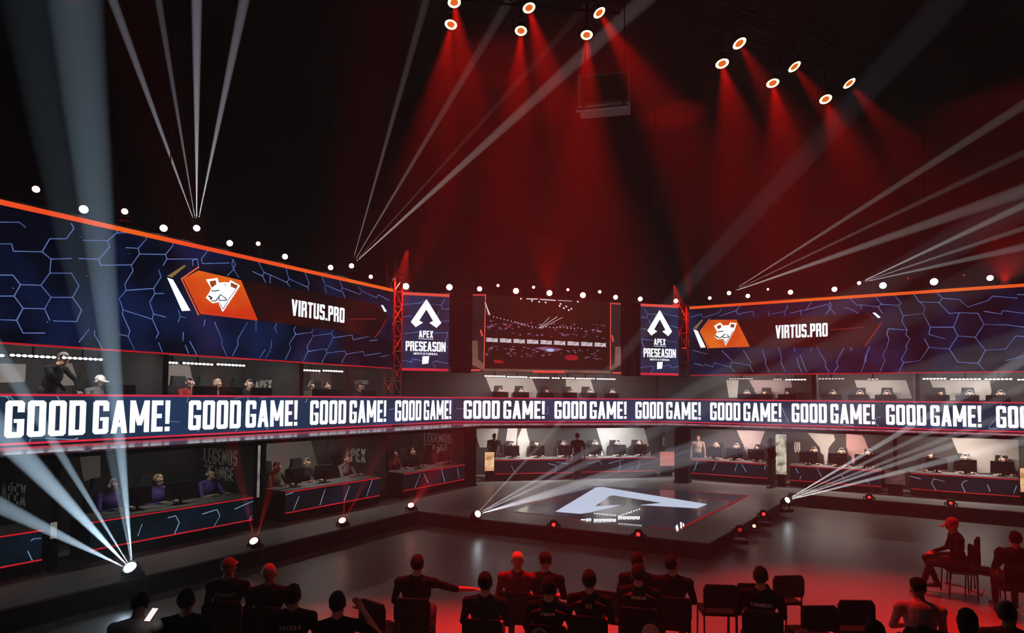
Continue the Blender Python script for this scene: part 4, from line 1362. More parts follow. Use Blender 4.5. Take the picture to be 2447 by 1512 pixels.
def person(pose, label, loc, rz, shirt, hair='short', hcol='dark', skin=0, headset=None, group=None, scale=1.0, jersey=None, stripes=False, pants=None):
    B = BODIES[pose]
    o = link('person', B['me'])
    o.location, o.rotation_euler, o.scale = loc, (0, 0, rz), (scale,) * 3
    tag(o, label, 'person', group)
    for i, m in enumerate((SKIN[skin], SHIRTS[shirt], pants or PANT, SHOE, DARKM)):
        o.material_slots[i].link = 'OBJECT'
        o.material_slots[i].material = m
    if hair:
        kx = (pose, hair)
        if kx not in HAIRS:
            HAIRS[kx] = head_shell(B['hc'], B['Rh'], hair).mesh('hair', HAIRM['dark'], True)
        h = link('cap' if hair == 'cap' else 'hair', HAIRS[kx], o)
        h.material_slots[0].link = 'OBJECT'
        h.material_slots[0].material = HAIRM[hcol]
    if headset:
        if pose not in SETS:
            SETS[pose] = headset_mb(B['hc'], B['Rh']).mesh('headset', M_SILVER, True)
        h = link('headset', SETS[pose], o)
        if headset != 'silver':
            h.material_slots[0].link = 'OBJECT'
            h.material_slots[0].material = M_PLAST
    if jersey or stripes:
        if B['bvh'] is None:
            bm = bmesh.new()
            bm.from_mesh(B['me'])
            B['bvh'] = BVHTree.FromBMesh(bm)
            bm.free()

        def wrap(mb):
            vs = []
            for x, y, z in mb.v:
                hit = B['bvh'].ray_cast(Vector((x, .9, z)), Vector((0, -1, 0)))
                vs.append((x, (hit[0].y if hit[0] else .12) + .006, z))
            mb.v = vs
        if jersey:
            for s, zc, wdt, hh in jersey:
                mb = MB()
                text(mb, s, -wdt / 2, wdt / 2, zc, zc + hh, 0, gap=.10)
                mb.v = [(-x, y, z) for x, y, z in mb.v]
                wrap(mb)
                mb.build('jersey_lettering', M_PRINTW, o)
        if stripes:
            for s in (-1, 1):
                mb = MB()
                n = 6
                for i in range(n):
                    x0, x1 = s * (.08 + .02 * i), s * (.08 + .02 * (i + 1))
                    za = .985 - .010 * i
                    vs = []
                    for x, z in ((x0, za), (x1, za - .010), (x1, za + .014), (x0, za + .024)):
                        h2 = B['bvh'].ray_cast(Vector((x, .9, z)), Vector((0, -1, 0)))
                        vs.append((x, (h2[0].y if h2[0] else .1) + .006, z))
                    mb.add(vs, [(0, 1, 2, 3)])
                mb.build('shoulder_stripe', mat('stripe_red', (.75, .06, .06), .5), o)
    return o


# ------------------------------------------------------------------ booths: counters, partitions, monitors, chairs, players
CHX = {}


def game_chair(root_loc, rz, label, group):
    if not CHX:
        o = thing('gaming_chair', label, 'chair', root_loc, rz, group)
        MB().bbox(-.26, .26, -.24, .26, .40, .50, .04).build('seat', M_PLAST, o)
        mb = MB().slab([(-.24, .48), (.24, .48), (.29, .75), (.27, 1.02), (.17, 1.10), (.15, 1.30), (-.15, 1.30), (-.17, 1.10), (-.27, 1.02), (-.29, .75)], .24, .33)
        mb.build('backrest', M_PLAST, o)
        for s in (-1, 1):
            MB().tube([(s * .30, .1, .42), (s * .32, .1, .66), (s * .32, -.14, .66)], .025, 6).build('armrest', M_PLAST, o)
        MB().tube([(0, 0, .06), (0, 0, .41)], .035, 8).build('column', M_METAL, o)
        mb = MB()
        for i in range(5):
            a = i * 2 * math.pi / 5
            mb.tube([(0, 0, .10), (.28 * math.cos(a), .28 * math.sin(a), .04)], .022, 6)
        mb.build('star_base', M_METAL, o)
        CHX['p'] = o
        return o
    c = copy_tree(CHX['p'])
    c.location, c.rotation_euler = root_loc, (0, 0, rz)
    tag(c, label, 'chair', group)
    return c


MON = {}


def monitor(loc, rz, label, group):
    if not MON:
        o = thing('monitor', label, 'monitor', loc, rz, group)
        MB().bbox(-.285, .285, .0, .035, .10, .46, .012).build('panel', M_PLAST, o)
        MB().box(-.27, .27, .036, .040, .115, .445).build('screen', glow('monitor_glow', (.10, .13, .16), .6), o)
        MB().bbox(-.10, .10, -.03, .0, .19, .35, .012).build('rear_cover', M_PLAST, o)
        MB().bbox(-.03, .03, -.045, -.02, .02, .28, .008).build('neck', M_METAL, o)
        MB().bbox(-.12, .12, -.10, .08, .0, .018, .006).build('foot', M_METAL, o)
        MON['p'] = o
        return o
    c = copy_tree(MON['p'])
    c.location, c.rotation_euler = loc, (0, 0, rz)
    tag(c, label, 'monitor', group)
    return c


def counter(wk, s0, s1, label, hexes):
    w = WALLS[wk]
    t = w['cnt']
    o = wall_thing('booth_counter', label, 'desk', wk, t, s0, ST)
    L = s1 - s0
    MB().box(.0, L, .03, .12, .0, .70).build('front_panel', M_BLACK, o)
    for x in (.0, L - .04):
        MB().box(x, x + .04, .12, .74, .0, .70).build('side_panel', M_BLACK, o)
    MB().bbox(-.01, L + .01, .0, .80, .70, .735, .006).build('desk_top', M_WOOD, o)
    MB().poly([(0, .22), (L, .22), (L, .70), (0, .70)], .012).build('led_front', M_COUNT, o)
    for z in (.222, .708):
        MB().box(0, L, -.012, .008, z - .011, z + .011).build('red_light_line', M_REDLINE, o)
    mb = MB()
    for pl in hexes:
        mb.strip(rels(wk, t, pl, s0, ST), .016, .006)
    mb.build('hexagon_lines', M_HEXC, o)
    return o


counter('left', 1.3, 4.71, 'booth counter at the far left edge with red lit lines', [[(98, 1286), (80, 1287), (75, 1292)], [(67, 1317), (77, 1338)]])
counter('left', 5.43, 8.69, 'booth counter below the left LEGENDS CHANGE wall with red lit lines', [[(330, 1280), (340, 1252)], [(402, 1237), (420, 1232), (429, 1248), (418, 1274)], [(484, 1228), (519, 1217), (526, 1232), (512, 1257)], [(561, 1216), (605, 1197)], [(598, 1241), (602, 1232)]])
counter('left', 9.56, 12.71, 'booth counter below the APEX wall with red lit lines', [[(683, 1182), (700, 1177)], [(702, 1218), (715, 1186)], [(765, 1206), (777, 1170)], [(823, 1196), (836, 1160)], [(876, 1186), (890, 1146)]])
counter('left', 13.69, 16.75, 'booth counter at the back end of the left wing with red lit lines', [[(992, 1165), (1005, 1131)], [(1013, 1131), (1023, 1153)], [(1055, 1120), (1063, 1150)], [(1093, 1118), (1098, 1143)]])
ca, cm1, cm2, cb = [sz(45, 21.5, x, 1110)[0] for x in (1183, 1370, 1388, 1569)]
counter('centre', ca, cm1, 'left counter under the centre ribbon, beam passing over it', [[(1222, 1112), (1230, 1128)], [(1310, 1107), (1330, 1112), (1326, 1128)], [(1330, 1104), (1358, 1108)]])
counter('centre', cm2, cb, 'right counter under the centre ribbon with red lit lines', [[(1406, 1107), (1433, 1101), (1438, 1111)], [(1455, 1107), (1480, 1100), (1483, 1112), (1477, 1126)], [(1522, 1124), (1530, 1102)], [(1480, 1100), (1490, 1099)]])
r_ = [sz(0, 23.0, x, 1120)[0] for x in (1648, 1835, 1887, 2106, 2176, 2436)]
counter('right', r_[0], r_[1], 'booth counter next to the corner column on the right wing', [[(1658, 1125), (1667, 1101)], [(1703, 1124), (1713, 1103)], [(1756, 1125), (1762, 1106)], [(1772, 1108), (1783, 1127)], [(1829, 1112), (1827, 1121)]])
counter('right', r_[2], r_[3], 'middle booth counter on the right wing crossed by thin beams', [[(1901, 1119), (1908, 1130)], [(1911, 1145), (1914, 1138)], [(1952, 1118), (1963, 1138)], [(2010, 1135), (2018, 1146)], [(2070, 1145), (2078, 1158)]])
counter('right', r_[4], r_[5], 'booth counter at the right edge with bright hexagon lines', [[(2174, 1137), (2200, 1144)], [(2257, 1150), (2231, 1144), (2226, 1155), (2237, 1171)], [(2312, 1148), (2303, 1150), (2298, 1158), (2306, 1175)], [(2360, 1158), (2366, 1174)], [(2423, 1178), (2429, 1161)]])


def partition(wk, s, t0, t1, z0, z1, label):
    o = wall_thing('booth_partition', label, 'partition', wk, t0, s, z0)
    MB().bbox(-.05, .05, 0, t1 - t0, 0, z1 - z0, .008).build('panel', M_WALLB, o)
    MB().box(-.058, .058, -.012, .0, 0, z1 - z0).build('edge_strip', M_METAL, o)


SEPS = {'left': ([4.98, 9.12, 13.25, 17.35], [3.5, 6.9, 10.3, 14.05]), 'right': ([sz(0, 23.0, 1862, 1120)[0], sz(0, 23.0, 2140, 1120)[0], 3.75], [sz(0, 22.1, 1946, 930)[0], sz(0, 22.1, 2192, 930)[0], 4.2])}
for wk in SEPS:
    pl = dict(left='left wing', right='right wing', centre='back corner')[wk]
    for i, s in enumerate(SEPS[wk][0]):
        partition(wk, s, WALLS[wk]['cnt'] + .25, WALLS[wk]['back'] - .01, ST, ZB - .13, f'lower booth partition on the {pl}, {ORD[i]} from the left')
    for i, s in enumerate(SEPS[wk][1]):
        partition(wk, s, WALLS[wk]['rib'] + .25, WALLS[wk]['uback'] - .01, ZB - .01, 4.41, f'upper booth partition on the {pl}, {ORD[i]} from the left')


# ------------------------------------------------------------------ prints on the booth walls
def wall_print(wk, which, shape, label, m=None, words=None):
    t = WALLS[wk]['back' if which == 'lower' else 'uback'] - .02
    o = wall_thing('wall_print', label, 'wall print', wk, t)
    if shape:
        MB().slab(rels(wk, t, shape), 0, .014).build('sheet', m or M_BEIGE, o)
    for wd_, x0, x1, y0, y1 in words or []:
        a = rel(wk, t, x0, (y0 + y1) / 2)[0]
        b = rel(wk, t, x1, (y0 + y1) / 2)[0]
        za, zb2 = rel(wk, t, (x0 + x1) / 2, y1)[1], rel(wk, t, (x0 + x1) / 2, y0)[1]
        text(MB(), wd_, a, b, za, zb2, -.006).build('lettering', M_PRINTW, o)




def side_print(y0, words, label):
    """letters on the side of a left wing partition that faces the camera"""
    o = thing('wall_print', label, 'wall print', (0, y0 - .056, 0), 0)
    for wd_, x0, x1, ya, yb in words:
        q = []
        for x, y in ((x0, (ya + yb) / 2), (x1, (ya + yb) / 2), ((x0 + x1) / 2, yb), ((x0 + x1) / 2, ya)):
            d = ray(x, y)
            k = (y0 - .056) / d.y
            q.append(CP + d * k)
        text(MB(), wd_, q[0].x, q[1].x, q[2].z, q[3].z, -.004).build('lettering', M_PRINTW, o)


side_print(9.12, [('LEGENDS', 487, 568, 1072, 1110), ('CHANGE', 487, 558, 1113, 1145)], 'pale letters LEGENDS CHANGE on the partition of the second left booth')
side_print(9.12, [('APEX', 540, 570, 1177, 1183)], 'small faded line of letters low on the second left partition')
side_print(13.25, [('APEX', 824, 874, 1071, 1103)], 'pale letters APEX on the partition of the third left booth')
side_print(4.98, [('APEX', 3, 63, 1153, 1203)], 'pale letters APEX on the nearest left partition, half hidden')
side_print(17.35, [('LEGENDS', 1013, 1078, 1035, 1057), ('CHANGE', 1013, 1070, 1060, 1076)], 'pale letters LEGENDS CHANGE on the end wall of the left wing')
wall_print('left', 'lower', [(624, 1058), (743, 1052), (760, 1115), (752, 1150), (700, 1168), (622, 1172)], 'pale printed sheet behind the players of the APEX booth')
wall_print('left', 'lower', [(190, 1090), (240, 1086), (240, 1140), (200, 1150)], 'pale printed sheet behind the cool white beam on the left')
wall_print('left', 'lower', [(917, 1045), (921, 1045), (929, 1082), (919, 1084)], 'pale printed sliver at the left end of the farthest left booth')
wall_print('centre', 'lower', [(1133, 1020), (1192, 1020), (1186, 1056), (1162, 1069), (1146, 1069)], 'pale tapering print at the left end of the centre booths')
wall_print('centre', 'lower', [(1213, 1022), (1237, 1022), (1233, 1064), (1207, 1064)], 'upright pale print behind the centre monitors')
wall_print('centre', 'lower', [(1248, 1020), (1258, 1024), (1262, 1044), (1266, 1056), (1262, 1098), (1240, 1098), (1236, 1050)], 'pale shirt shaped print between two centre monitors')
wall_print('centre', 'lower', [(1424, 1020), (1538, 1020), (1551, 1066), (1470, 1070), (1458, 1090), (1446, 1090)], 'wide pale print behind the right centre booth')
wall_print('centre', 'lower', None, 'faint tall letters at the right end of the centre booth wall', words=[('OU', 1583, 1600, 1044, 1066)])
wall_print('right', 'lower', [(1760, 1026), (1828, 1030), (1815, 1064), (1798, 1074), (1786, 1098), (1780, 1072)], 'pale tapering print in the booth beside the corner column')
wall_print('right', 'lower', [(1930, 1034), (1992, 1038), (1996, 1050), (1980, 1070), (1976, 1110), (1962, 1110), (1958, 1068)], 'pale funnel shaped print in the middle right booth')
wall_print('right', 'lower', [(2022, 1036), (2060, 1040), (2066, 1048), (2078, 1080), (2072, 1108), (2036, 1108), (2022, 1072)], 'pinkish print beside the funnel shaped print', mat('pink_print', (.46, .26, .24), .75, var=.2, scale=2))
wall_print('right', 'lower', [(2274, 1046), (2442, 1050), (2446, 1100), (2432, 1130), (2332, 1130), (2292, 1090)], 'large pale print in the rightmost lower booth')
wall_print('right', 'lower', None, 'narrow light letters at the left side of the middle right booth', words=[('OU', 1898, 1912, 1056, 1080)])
wall_print('left', 'upper', [(140, 866), (172, 868), (190, 920), (120, 922)], 'pale print in the nearest upper left booth')
wall_print('left', 'upper', [(0, 868), (62, 870), (60, 912), (0, 914)], 'pale print at the left picture edge in the upper booth')
wall_print('left', 'upper', [(400, 866), (452, 868), (466, 936), (396, 936)], 'pale print in the second upper left booth')
side_print(10.3, [('APEX', 610, 650, 908, 930)], 'pale letters APEX on an upper left partition')
side_print(14.05, [('LEGENDS', 848, 880, 908, 918), ('CHANGE', 848, 872, 921, 936)], 'small pale letters on the farthest upper left partition')
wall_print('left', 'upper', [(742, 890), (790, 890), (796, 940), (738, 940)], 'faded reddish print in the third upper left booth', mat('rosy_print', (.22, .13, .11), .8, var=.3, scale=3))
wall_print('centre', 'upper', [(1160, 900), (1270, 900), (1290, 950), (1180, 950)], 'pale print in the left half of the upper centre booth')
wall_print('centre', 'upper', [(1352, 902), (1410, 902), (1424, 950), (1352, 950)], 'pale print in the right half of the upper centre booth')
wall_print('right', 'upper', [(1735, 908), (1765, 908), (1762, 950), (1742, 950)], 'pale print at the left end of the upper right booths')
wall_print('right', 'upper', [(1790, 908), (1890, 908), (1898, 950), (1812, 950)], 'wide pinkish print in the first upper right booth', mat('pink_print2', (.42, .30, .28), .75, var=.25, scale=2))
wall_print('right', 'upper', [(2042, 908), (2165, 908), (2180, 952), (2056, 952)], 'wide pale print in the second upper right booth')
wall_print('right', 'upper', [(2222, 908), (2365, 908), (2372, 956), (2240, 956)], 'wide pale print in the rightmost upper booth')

# self-lit picture boxes on the ends of the partitions
M_LBW = glow('lightbox_warm', (1.0, .66, .34), 1.1, (.50, .20, .10), 3.0, .35, .6)
M_LBP = glow('lightbox_pale', (.80, .74, .58), .85, (.20, .17, .11), 4.0, .36, .56)
M_LBR = glow('lightbox_red', (.95, .16, .12), .7, (.55, .28, .25), 2.0)
M_LBD = glow('lightbox_dim', (.20, .11, .10), .7, (.06, .03, .03), 3.0)
M_LBG = glow('lightbox_grey', (.42, .40, .36), .7, (.16, .15, .13), 3.0)
for wk, t, x0, y0, x1, y1, m, lab in (
        ('centre', 21.45, 1157, 1079, 1182, 1126, M_LBW, 'glowing warm picture box at the left end of the centre counter'),
        ('right', 22.7, 1853, 1037, 1880, 1133, M_LBP, 'tall bright picture box beside the person standing on stage'),
        ('centre', 21.55, 1576, 1078, 1612, 1114, M_LBR, 'red glowing box at the right end of the centre counter'),
        ('right', 22.9, 2114, 1124, 2164, 1156, M_LBD, 'dim reddish picture box between the two right counters'),
        ('right', 22.8, 2437, 1118, 2462, 1176, M_LBW, 'glowing picture box at the right picture edge'),
        ('left', 11.95, 117, 1244, 139, 1290, M_LBG, 'small pale picture box beside the far left counter'),
        ('left', 12.2, 612, 1062, 624, 1190, M_LBG, 'narrow pale lit panel between the LEGENDS and APEX booths')):
    th = WALLS[wk]['th']
    a, za = sz(th, t, x0, y1)
    b, zb2 = sz(th, t, x1, y0)
    a, b = min(a, b), max(a, b)
    o = wall_thing('picture_box', lab, 'light box', wk, t, (a + b) / 2, za)
    h, z_ = (b - a) / 2, zb2 - za
    MB().bbox(-h, h, .0, .12, 0, z_, .01).build('case', M_METAL, o)
    MB().box(-h + .015, h - .015, -.006, .0, .015, z_ - .015).build('lit_picture', m, o)
    if za > ST + .02:
        MB().box(-h * .7, h * .7, .02, .10, ST - za, 0).build('plinth', M_BLACK, o)

# ------------------------------------------------------------------ light bars over the booths
BARS = {'left': [(-40, 12, 847, 848), (22, 135, 848, 853), (147, 246, 854, 858), (402, 425, 866, 867), (435, 510, 867, 870), (517, 586, 870, 874), (723, 766, 884, 885), (770, 820, 885, 887)],
        'centre': [(1157, 1208, 898, 901), (1211, 1260, 900, 903), (1265, 1313, 902, 904), (1318, 1338, 903, 903), (1342, 1373, 903, 904), (1376, 1422, 904, 905), (1425, 1471, 905, 906)],
        'right': [(1742, 1800, 905, 905), (1848, 1868, 906, 906), (1876, 1927, 907, 907), (1955, 2018, 905, 906), (2072, 2100, 906, 906), (2204, 2262, 905, 905), (2270, 2345, 906, 906), (2352, 2420, 906, 907), (2430, 2500, 907, 907)]}
for wk, bl in BARS.items():
    w = WALLS[wk]
    t = w['rib'] + .55
    for i, (x0, x1, y0, y1) in enumerate(bl):
        a, z_ = sz(w['th'], t, x0, y0)
        b, _ = sz(w['th'], t, x1, y1)
        o = wall_thing('light_bar', f"white light bar above the upper booths of the {dict(left='left wing', centre='back corner', right='right wing')[wk]}, {ORD[i]} from the left", 'light bar', wk, t, (a + b) / 2, z_, 'white light bars above the upper booths')
        h = (b - a) / 2
        MB().box(-h, h, .0, .07, -.035, .035).build('housing', M_METAL, o)
        n = max(3, int((b - a) / .085))
        mb = MB()
        for k in range(n):
            c = -h + (k + .5) * (b - a) / n
            mb.ell((c, -.004, 0), ((b - a) / n * .46, .016, .024), 8, 6)
        dim = wk == 'right' and i in (0, 1, 3, 4)
        mb.build('lamp_row', glow('light_bar_dim', (.9, .82, .78), .9) if dim else M_BAR, o, True)
        MB().box(-.02, .02, .02, .05, .035, 4.42 - z_).build('bracket', M_METAL, o)

# booth lamps (ceiling strips inside each booth)
LOW = {'left': [(3.0, 6, (1, .95, .85)), (7.0, 10, (1, .96, .82)), (11.1, 20, (1, .93, .82)), (15.0, 15, (1, .70, .62))],
       'centre': [(ca + 1.5, 95, (1, .95, .90)), (cb - 1.5, 95, (.92, .98, 1))],
       'right': [(-4.7, 80, (1, .72, .68)), (-1.35, 80, (1, .82, .74)), (2.1, 80, (1, .86, .78))]}
UPP = {'left': [(5.2, 40), (8.6, 36), (11.9, 26), (15, 8)], 'centre': [(5.0, 60), (8.6, 60)], 'right': [(-4.2, 60), (-.5, 60), (2.6, 66), (5.8, 50)]}
for wk in LOW:
    w = WALLS[wk]
    for s, wt, c in LOW[wk]:
        o = wall_thing('booth_strip_light', 'strip light under the deck of the %s wing, booth %s from the left' % (wk, ORD[[q[0] for q in LOW[wk]].index(s)]), 'light', wk, w['cnt'] + .55, s, ZB - .15, 'strip lights under the deck')
        MB().box(-.9, .9, -.04, .04, 0, .03).build('housing', M_METAL, o)
        area('booth_strip', wl(w['th'], s, w['cnt'] + .55, ZB - .16), wl(w['th'], s, w['cnt'] + 1.0, ST), 1.7, .12, wt, c)
    for s, wt in UPP[wk]:
        area('upper_booth_strip', wl(w['th'], s, w['rib'] + .62, 4.34), wl(w['th'], s, w['rib'] + 1.3, 2.6), 2.2, .08, wt, (1, .93, .88))

# ------------------------------------------------------------------ players below
PLY = [  # wall, px, pose, shirt, hair, hair colour, skin, headset, label
    ('left', 262, 'play_turn', 'purple', 'short', 'brown', 0, 'silver', 'player in purple behind the cool white beam'),
    ('left', 372, 'play_turn', 'purple', 'short', 'fair', 0, 'black', 'fair haired player in purple in the left LEGENDS booth'),
    ('left', 500, 'play', 'purple', 'short', 'dark', 0, 'silver', 'player in purple with silver headset under the word CHANGE'),
    ('left', 655, 'play_turn', 'olive', 'short', 'dark', 1, 'silver', 'player at the left end of the APEX booth'),
    ('left', 728, 'play', 'charcoal', 'short', 'dark', 1, 'silver', 'player before the pale sheet in the APEX booth'),
    ('left', 822, 'play_turn', 'grey', 'short', 'brown', 0, 'silver', 'player beside the letters APEX in the third left booth'),
    ('left', 935, 'play_turn', 'maroon', 'short', 'dark', 0, 'black', 'player in maroon at the left end of the farthest left booth'),
    ('left', 978, 'play_turn', 'black', 'short', 'dark', 0, 'silver', 'player in black in the middle of the farthest left booth'),
    ('left', 1042, 'play', 'maroon', 'short', 'dark', 0, 'black', 'player below LEGENDS CHANGE in the farthest left booth'),
    ('centre', 1222, 'play', 'charcoal', 'short', 'dark', 0, 'silver', 'player behind the first monitor of the centre booths'),
    ('centre', 1281, 'play', 'black', 'short', 'dark', 0, 'black', 'player behind the second monitor of the centre booths'),
    ('centre', 1346, 'play', 'grey', 'short', 'brown', 2, 'silver', 'player behind the third monitor of the centre booths'),
    ('centre', 1420, 'play', 'white', 'short', 'dark', 2, 'silver', 'player in white behind the fourth monitor of the centre booths'),
    ('centre', 1474, 'play', 'charcoal', 'short', 'dark', 0, 'silver', 'player before the wide pale print of the centre booths'),
    ('centre', 1527, 'play', 'charcoal', 'short', 'brown', 0, 'silver', 'player at the right end of the centre booths'),
    ('right', 1713, 'play', 'charcoal', 'short', 'fair', 0, 'silver', 'fair haired player beside the person in tan, right wing'),
    ('right', 1762, 'play', 'black', 'short', 'dark', 0, 'silver', 'player under the tapering print, right wing'),
    ('right', 1812, 'play_turn', 'charcoal', 'short', 'dark', 0, 'black', 'player left of the person standing on stage'),
    ('right', 1946, 'play', 'black', 'short', 'dark', 0, 'silver', 'left player of the middle right booth'),
    ('right', 2012, 'play', 'black', 'short', 'dark', 0, 'silver', 'middle player of the middle right booth'),
    ('right', 2078, 'play', 'black', 'short', 'dark', 0, 'silver', 'right player of the middle right booth'),
    ('right', 2222, 'play', 'charcoal', 'short', 'dark', 0, 'black', 'left player of the rightmost lower booth'),
    ('right', 2306, 'play', 'black', 'short', 'dark', 0, 'silver', 'middle player of the rightmost lower booth'),
    ('right', 2398, 'play', 'black', 'short', 'dark', 0, 'silver', 'right player of the rightmost lower booth')]
MONPX = {262: None, 372: 330, 500: 432, 655: None, 728: 706, 822: 775, 935: None, 978: 1000, 1042: 1070, 1222: 1223, 1281: 1284, 1346: 1350, 1420: 1421, 1474: 1480, 1527: 1530, 1713: 1706, 1762: 1755, 1812: 1806, 1946: 1932, 2012: 2002, 2078: 2066, 2222: 2238, 2306: 2307, 2398: 2395}
for wk, px, pose, sh, hr, hcl, sk, hs, lab in PLY:
    w = WALLS[wk]
    t = w['cnt'] + 1.12
    s = sz(w['th'], t, px, 1110)[0]
    person(pose, lab, wl(w['th'], s, t, ST), R(w['th']), sh, hr, hcl, sk, hs, 'players in the lower booths')
    game_chair(wl(w['th'], s, t + .06, ST), R(w['th']), 'chair of the ' + lab, 'gaming chairs in the lower booths')
    mx_ = MONPX[px]
    if mx_:
        tm = w['cnt'] + .40
        sm = sz(w['th'], tm, mx_, 1110)[0]
        monitor(wl(w['th'], sm, tm, ST + .735), R(w['th']), 'monitor in front of the ' + lab, 'monitors on the lower counters')
t = WALLS['right']['cnt'] + 1.1
person('stand', 'person in a tan shirt standing at the left end of the right wing', wl(0, sz(0, t, 1668, 1070)[0], t, ST), R(10), 'tan', 'short', 'brown', 2, scale=.93)
t = WALLS['centre']['cnt'] + .85
person('stand_lean', 'person in black leaning over the left end of the centre counter', wl(45, sz(45, t, 1178, 1070)[0], t, ST), R(45), 'black', 'short', 'dark', 0)
p = onz(ST, 1845, 1166)
person('stand', 'person in black standing on the stage beside the tall picture box', p, R(-100), 'black', 'short', 'dark', 0, scale=.99)
t = WALLS['centre']['cnt'] - .45
person('stand', 'camera operator in black standing before the centre counters', wl(45, sz(45, t, 1380, 1100)[0], t, ST), R(225), 'black', 'short', 'dark', 0)

# ------------------------------------------------------------------ upper booths
for wk, s0, s1, lab in (('left', 3.7, 6.7, 'nearest upper left booth'), ('left', 7.1, 10.1, 'second upper left booth'), ('left', 10.5, 13.5, 'third upper left booth'), ('left', 14.2, 15.7, 'farthest upper left booth'), ('centre', 3.9, 10.0, 'upper centre booth'),
                        ('right', -6.0, -2.25, 'first upper right booth'), ('right', -1.75, .75, 'second upper right booth'), ('right', 1.25, 4.0, 'third upper right booth'), ('right', 4.4, 7.8, 'upper right booth beyond the picture edge')):
    w = WALLS[wk]
    o = wall_thing('upper_desk', 'black desk hidden behind the ribbon in the ' + lab, 'desk', wk, w['rib'] + .22, s0, ZB - .02)
    L = s1 - s0
    MB().bbox(0, L, 0, .62, .56, .60, .006).build('desk_top', M_WOOD, o)
    for x in (.03, L - .07):
        MB().box(x, x + .04, .05, .58, 0, .56).build('leg', M_METAL, o)
    MB().box(.07, L - .07, .52, .55, .2, .56).build('modesty_panel', M_BLACK, o)
UPL = [('left', 232, 'play_turn', 'grey', 'cap', 'white', 'silver', 'player in a white cap'), ('left', 447, 'play', 'red', 'short', 'dark', 'silver', 'player in red'), ('left', 512, 'play_turn', 'grey', 'short', 'fair', 'silver', 'fair haired player'), ('left', 590, 'play', 'charcoal', 'short', 'dark', 'silver', 'player below the letters APEX'),
       ('left', 738, 'play', 'olive', 'short', 'dark', 'silver', 'player at the left end of the third booth'), ('left', 775, 'play_turn', 'grey', 'short', 'dark', 'silver', 'player in the middle of the third booth'), ('left', 856, 'play', 'charcoal', 'short', 'dark', 'black', 'player at the right end of the third booth'),
       ('centre', 1196, 'play', 'black', 'short', 'dark', 'silver', 'first player of the centre booth'), ('centre', 1246, 'play', 'black', 'short', 'dark', 'silver', 'second player of the centre booth'), ('centre', 1306, 'play', 'black', 'short', 'dark', 'black', 'third player of the centre booth'), ('centre', 1362, 'play', 'black', 'short', 'dark', 'silver', 'fourth player of the centre booth'),
       ('centre', 1408, 'play', 'grey', 'short', 'dark', 'silver', 'fifth player of the centre booth'), ('centre', 1462, 'play', 'grey', 'short', 'dark', 'silver', 'sixth player of the centre booth'),
       ('right', 1786, 'play', 'black', 'short', 'dark', 'silver', 'first player of the right wing'), ('right', 1828, 'play', 'black', 'short', 'dark', 'black', 'second player of the right wing'), ('right', 1884, 'play', 'black', 'short', 'dark', 'black', 'third player of the right wing'), ('right', 1990, 'play', 'black', 'short', 'dark', 'silver', 'fourth player of the right wing'),
       ('right', 2055, 'play', 'black', 'short', 'dark', 'silver', 'fifth player of the right wing'), ('right', 2120, 'play', 'black', 'short', 'dark', 'silver', 'sixth player of the right wing'), ('right', 2246, 'play', 'black', 'short', 'dark', 'black', 'seventh player of the right wing'), ('right', 2316, 'play', 'black', 'short', 'dark', 'silver', 'eighth player of the right wing'), ('right', 2390, 'play', 'black', 'short', 'dark', 'silver', 'ninth player of the right wing')]
for wk, px, pose, sh, hr, hcl, hs, lab in UPL:
    w = WALLS[wk]
    t = w['rib'] + 1.28
    s = sz(w['th'], t, px, 930)[0]
    dz = -.21 if wk != 'left' else -.12
    lab2 = lab + ' in the upper row'
    person(pose, lab2, wl(w['th'], s, t, ZB - .02 + dz * 0), R(w['th']), sh, hr, hcl, 0, hs, 'players in the upper booths', scale=1 + dz * .42)
    game_chair(wl(w['th'], s, t + .08, ZB - .02), R(w['th']), 'chair of the ' + lab2, 'gaming chairs in the upper booths')
    tm = w['rib'] + .52
    off = {'left': .42, 'centre': 0, 'right': -.05}[wk]
    monitor(wl(w['th'], sz(w['th'], tm, px, 930)[0] + off, tm, ZB - .02 + .60), R(w['th']), 'monitor of the ' + lab2, 'monitors on the upper desks')
t = WALLS['left']['rib'] + 1.0
person('stand_lean', 'dark figure bending over the desk in the nearest upper left booth', wl(90, sz(90, t, 112, 920)[0], t, ZB - .02), R(120), 'black', 'short', 'black', 1, scale=1.0)

# ------------------------------------------------------------------ audience on the hall floor
SEAT = {}


def hall_chair(loc, rz, label):
    if not SEAT:
        o = thing('stacking_chair', label, 'chair', loc, rz, 'black stacking chairs of the audience')
        MB().bbox(-.22, .22, -.22, .20, .43, .48, .02).build('seat', M_BLACK, o)
        bk_ = MB().slab([(-.20, .56), (.20, .56), (.225, .62), (.225, .80), (.19, .86), (-.19, .86), (-.225, .80), (-.225, .62)], .20, .245)
        bo = bk_.build('backrest', M_BLACK, o)
        for s in (-1, 1):
            MB().tube([(s * .21, .20, .0), (s * .21, .19, .45), (s * .205, .215, .80)], .012, 6).build('rear_leg', M_METAL, o)
            MB().tube([(s * .21, -.21, .0), (s * .21, -.19, .44)], .012, 6).build('front_leg', M_METAL, o)
            MB().tube([(s * .21, -.20, .42), (s * .21, .20, .42)], .011, 6).build('side_rail', M_METAL, o)
        SEAT['p'] = o
        return o
    c = copy_tree(SEAT['p'])
    c.location, c.rotation_euler = loc, (0, 0, rz)
    tag(c, label, 'chair', 'black stacking chairs of the audience')
    return c


def face(p, q):
    d = Vector(q) - Vector(p)
    return math.atan2(d.x, -d.y)


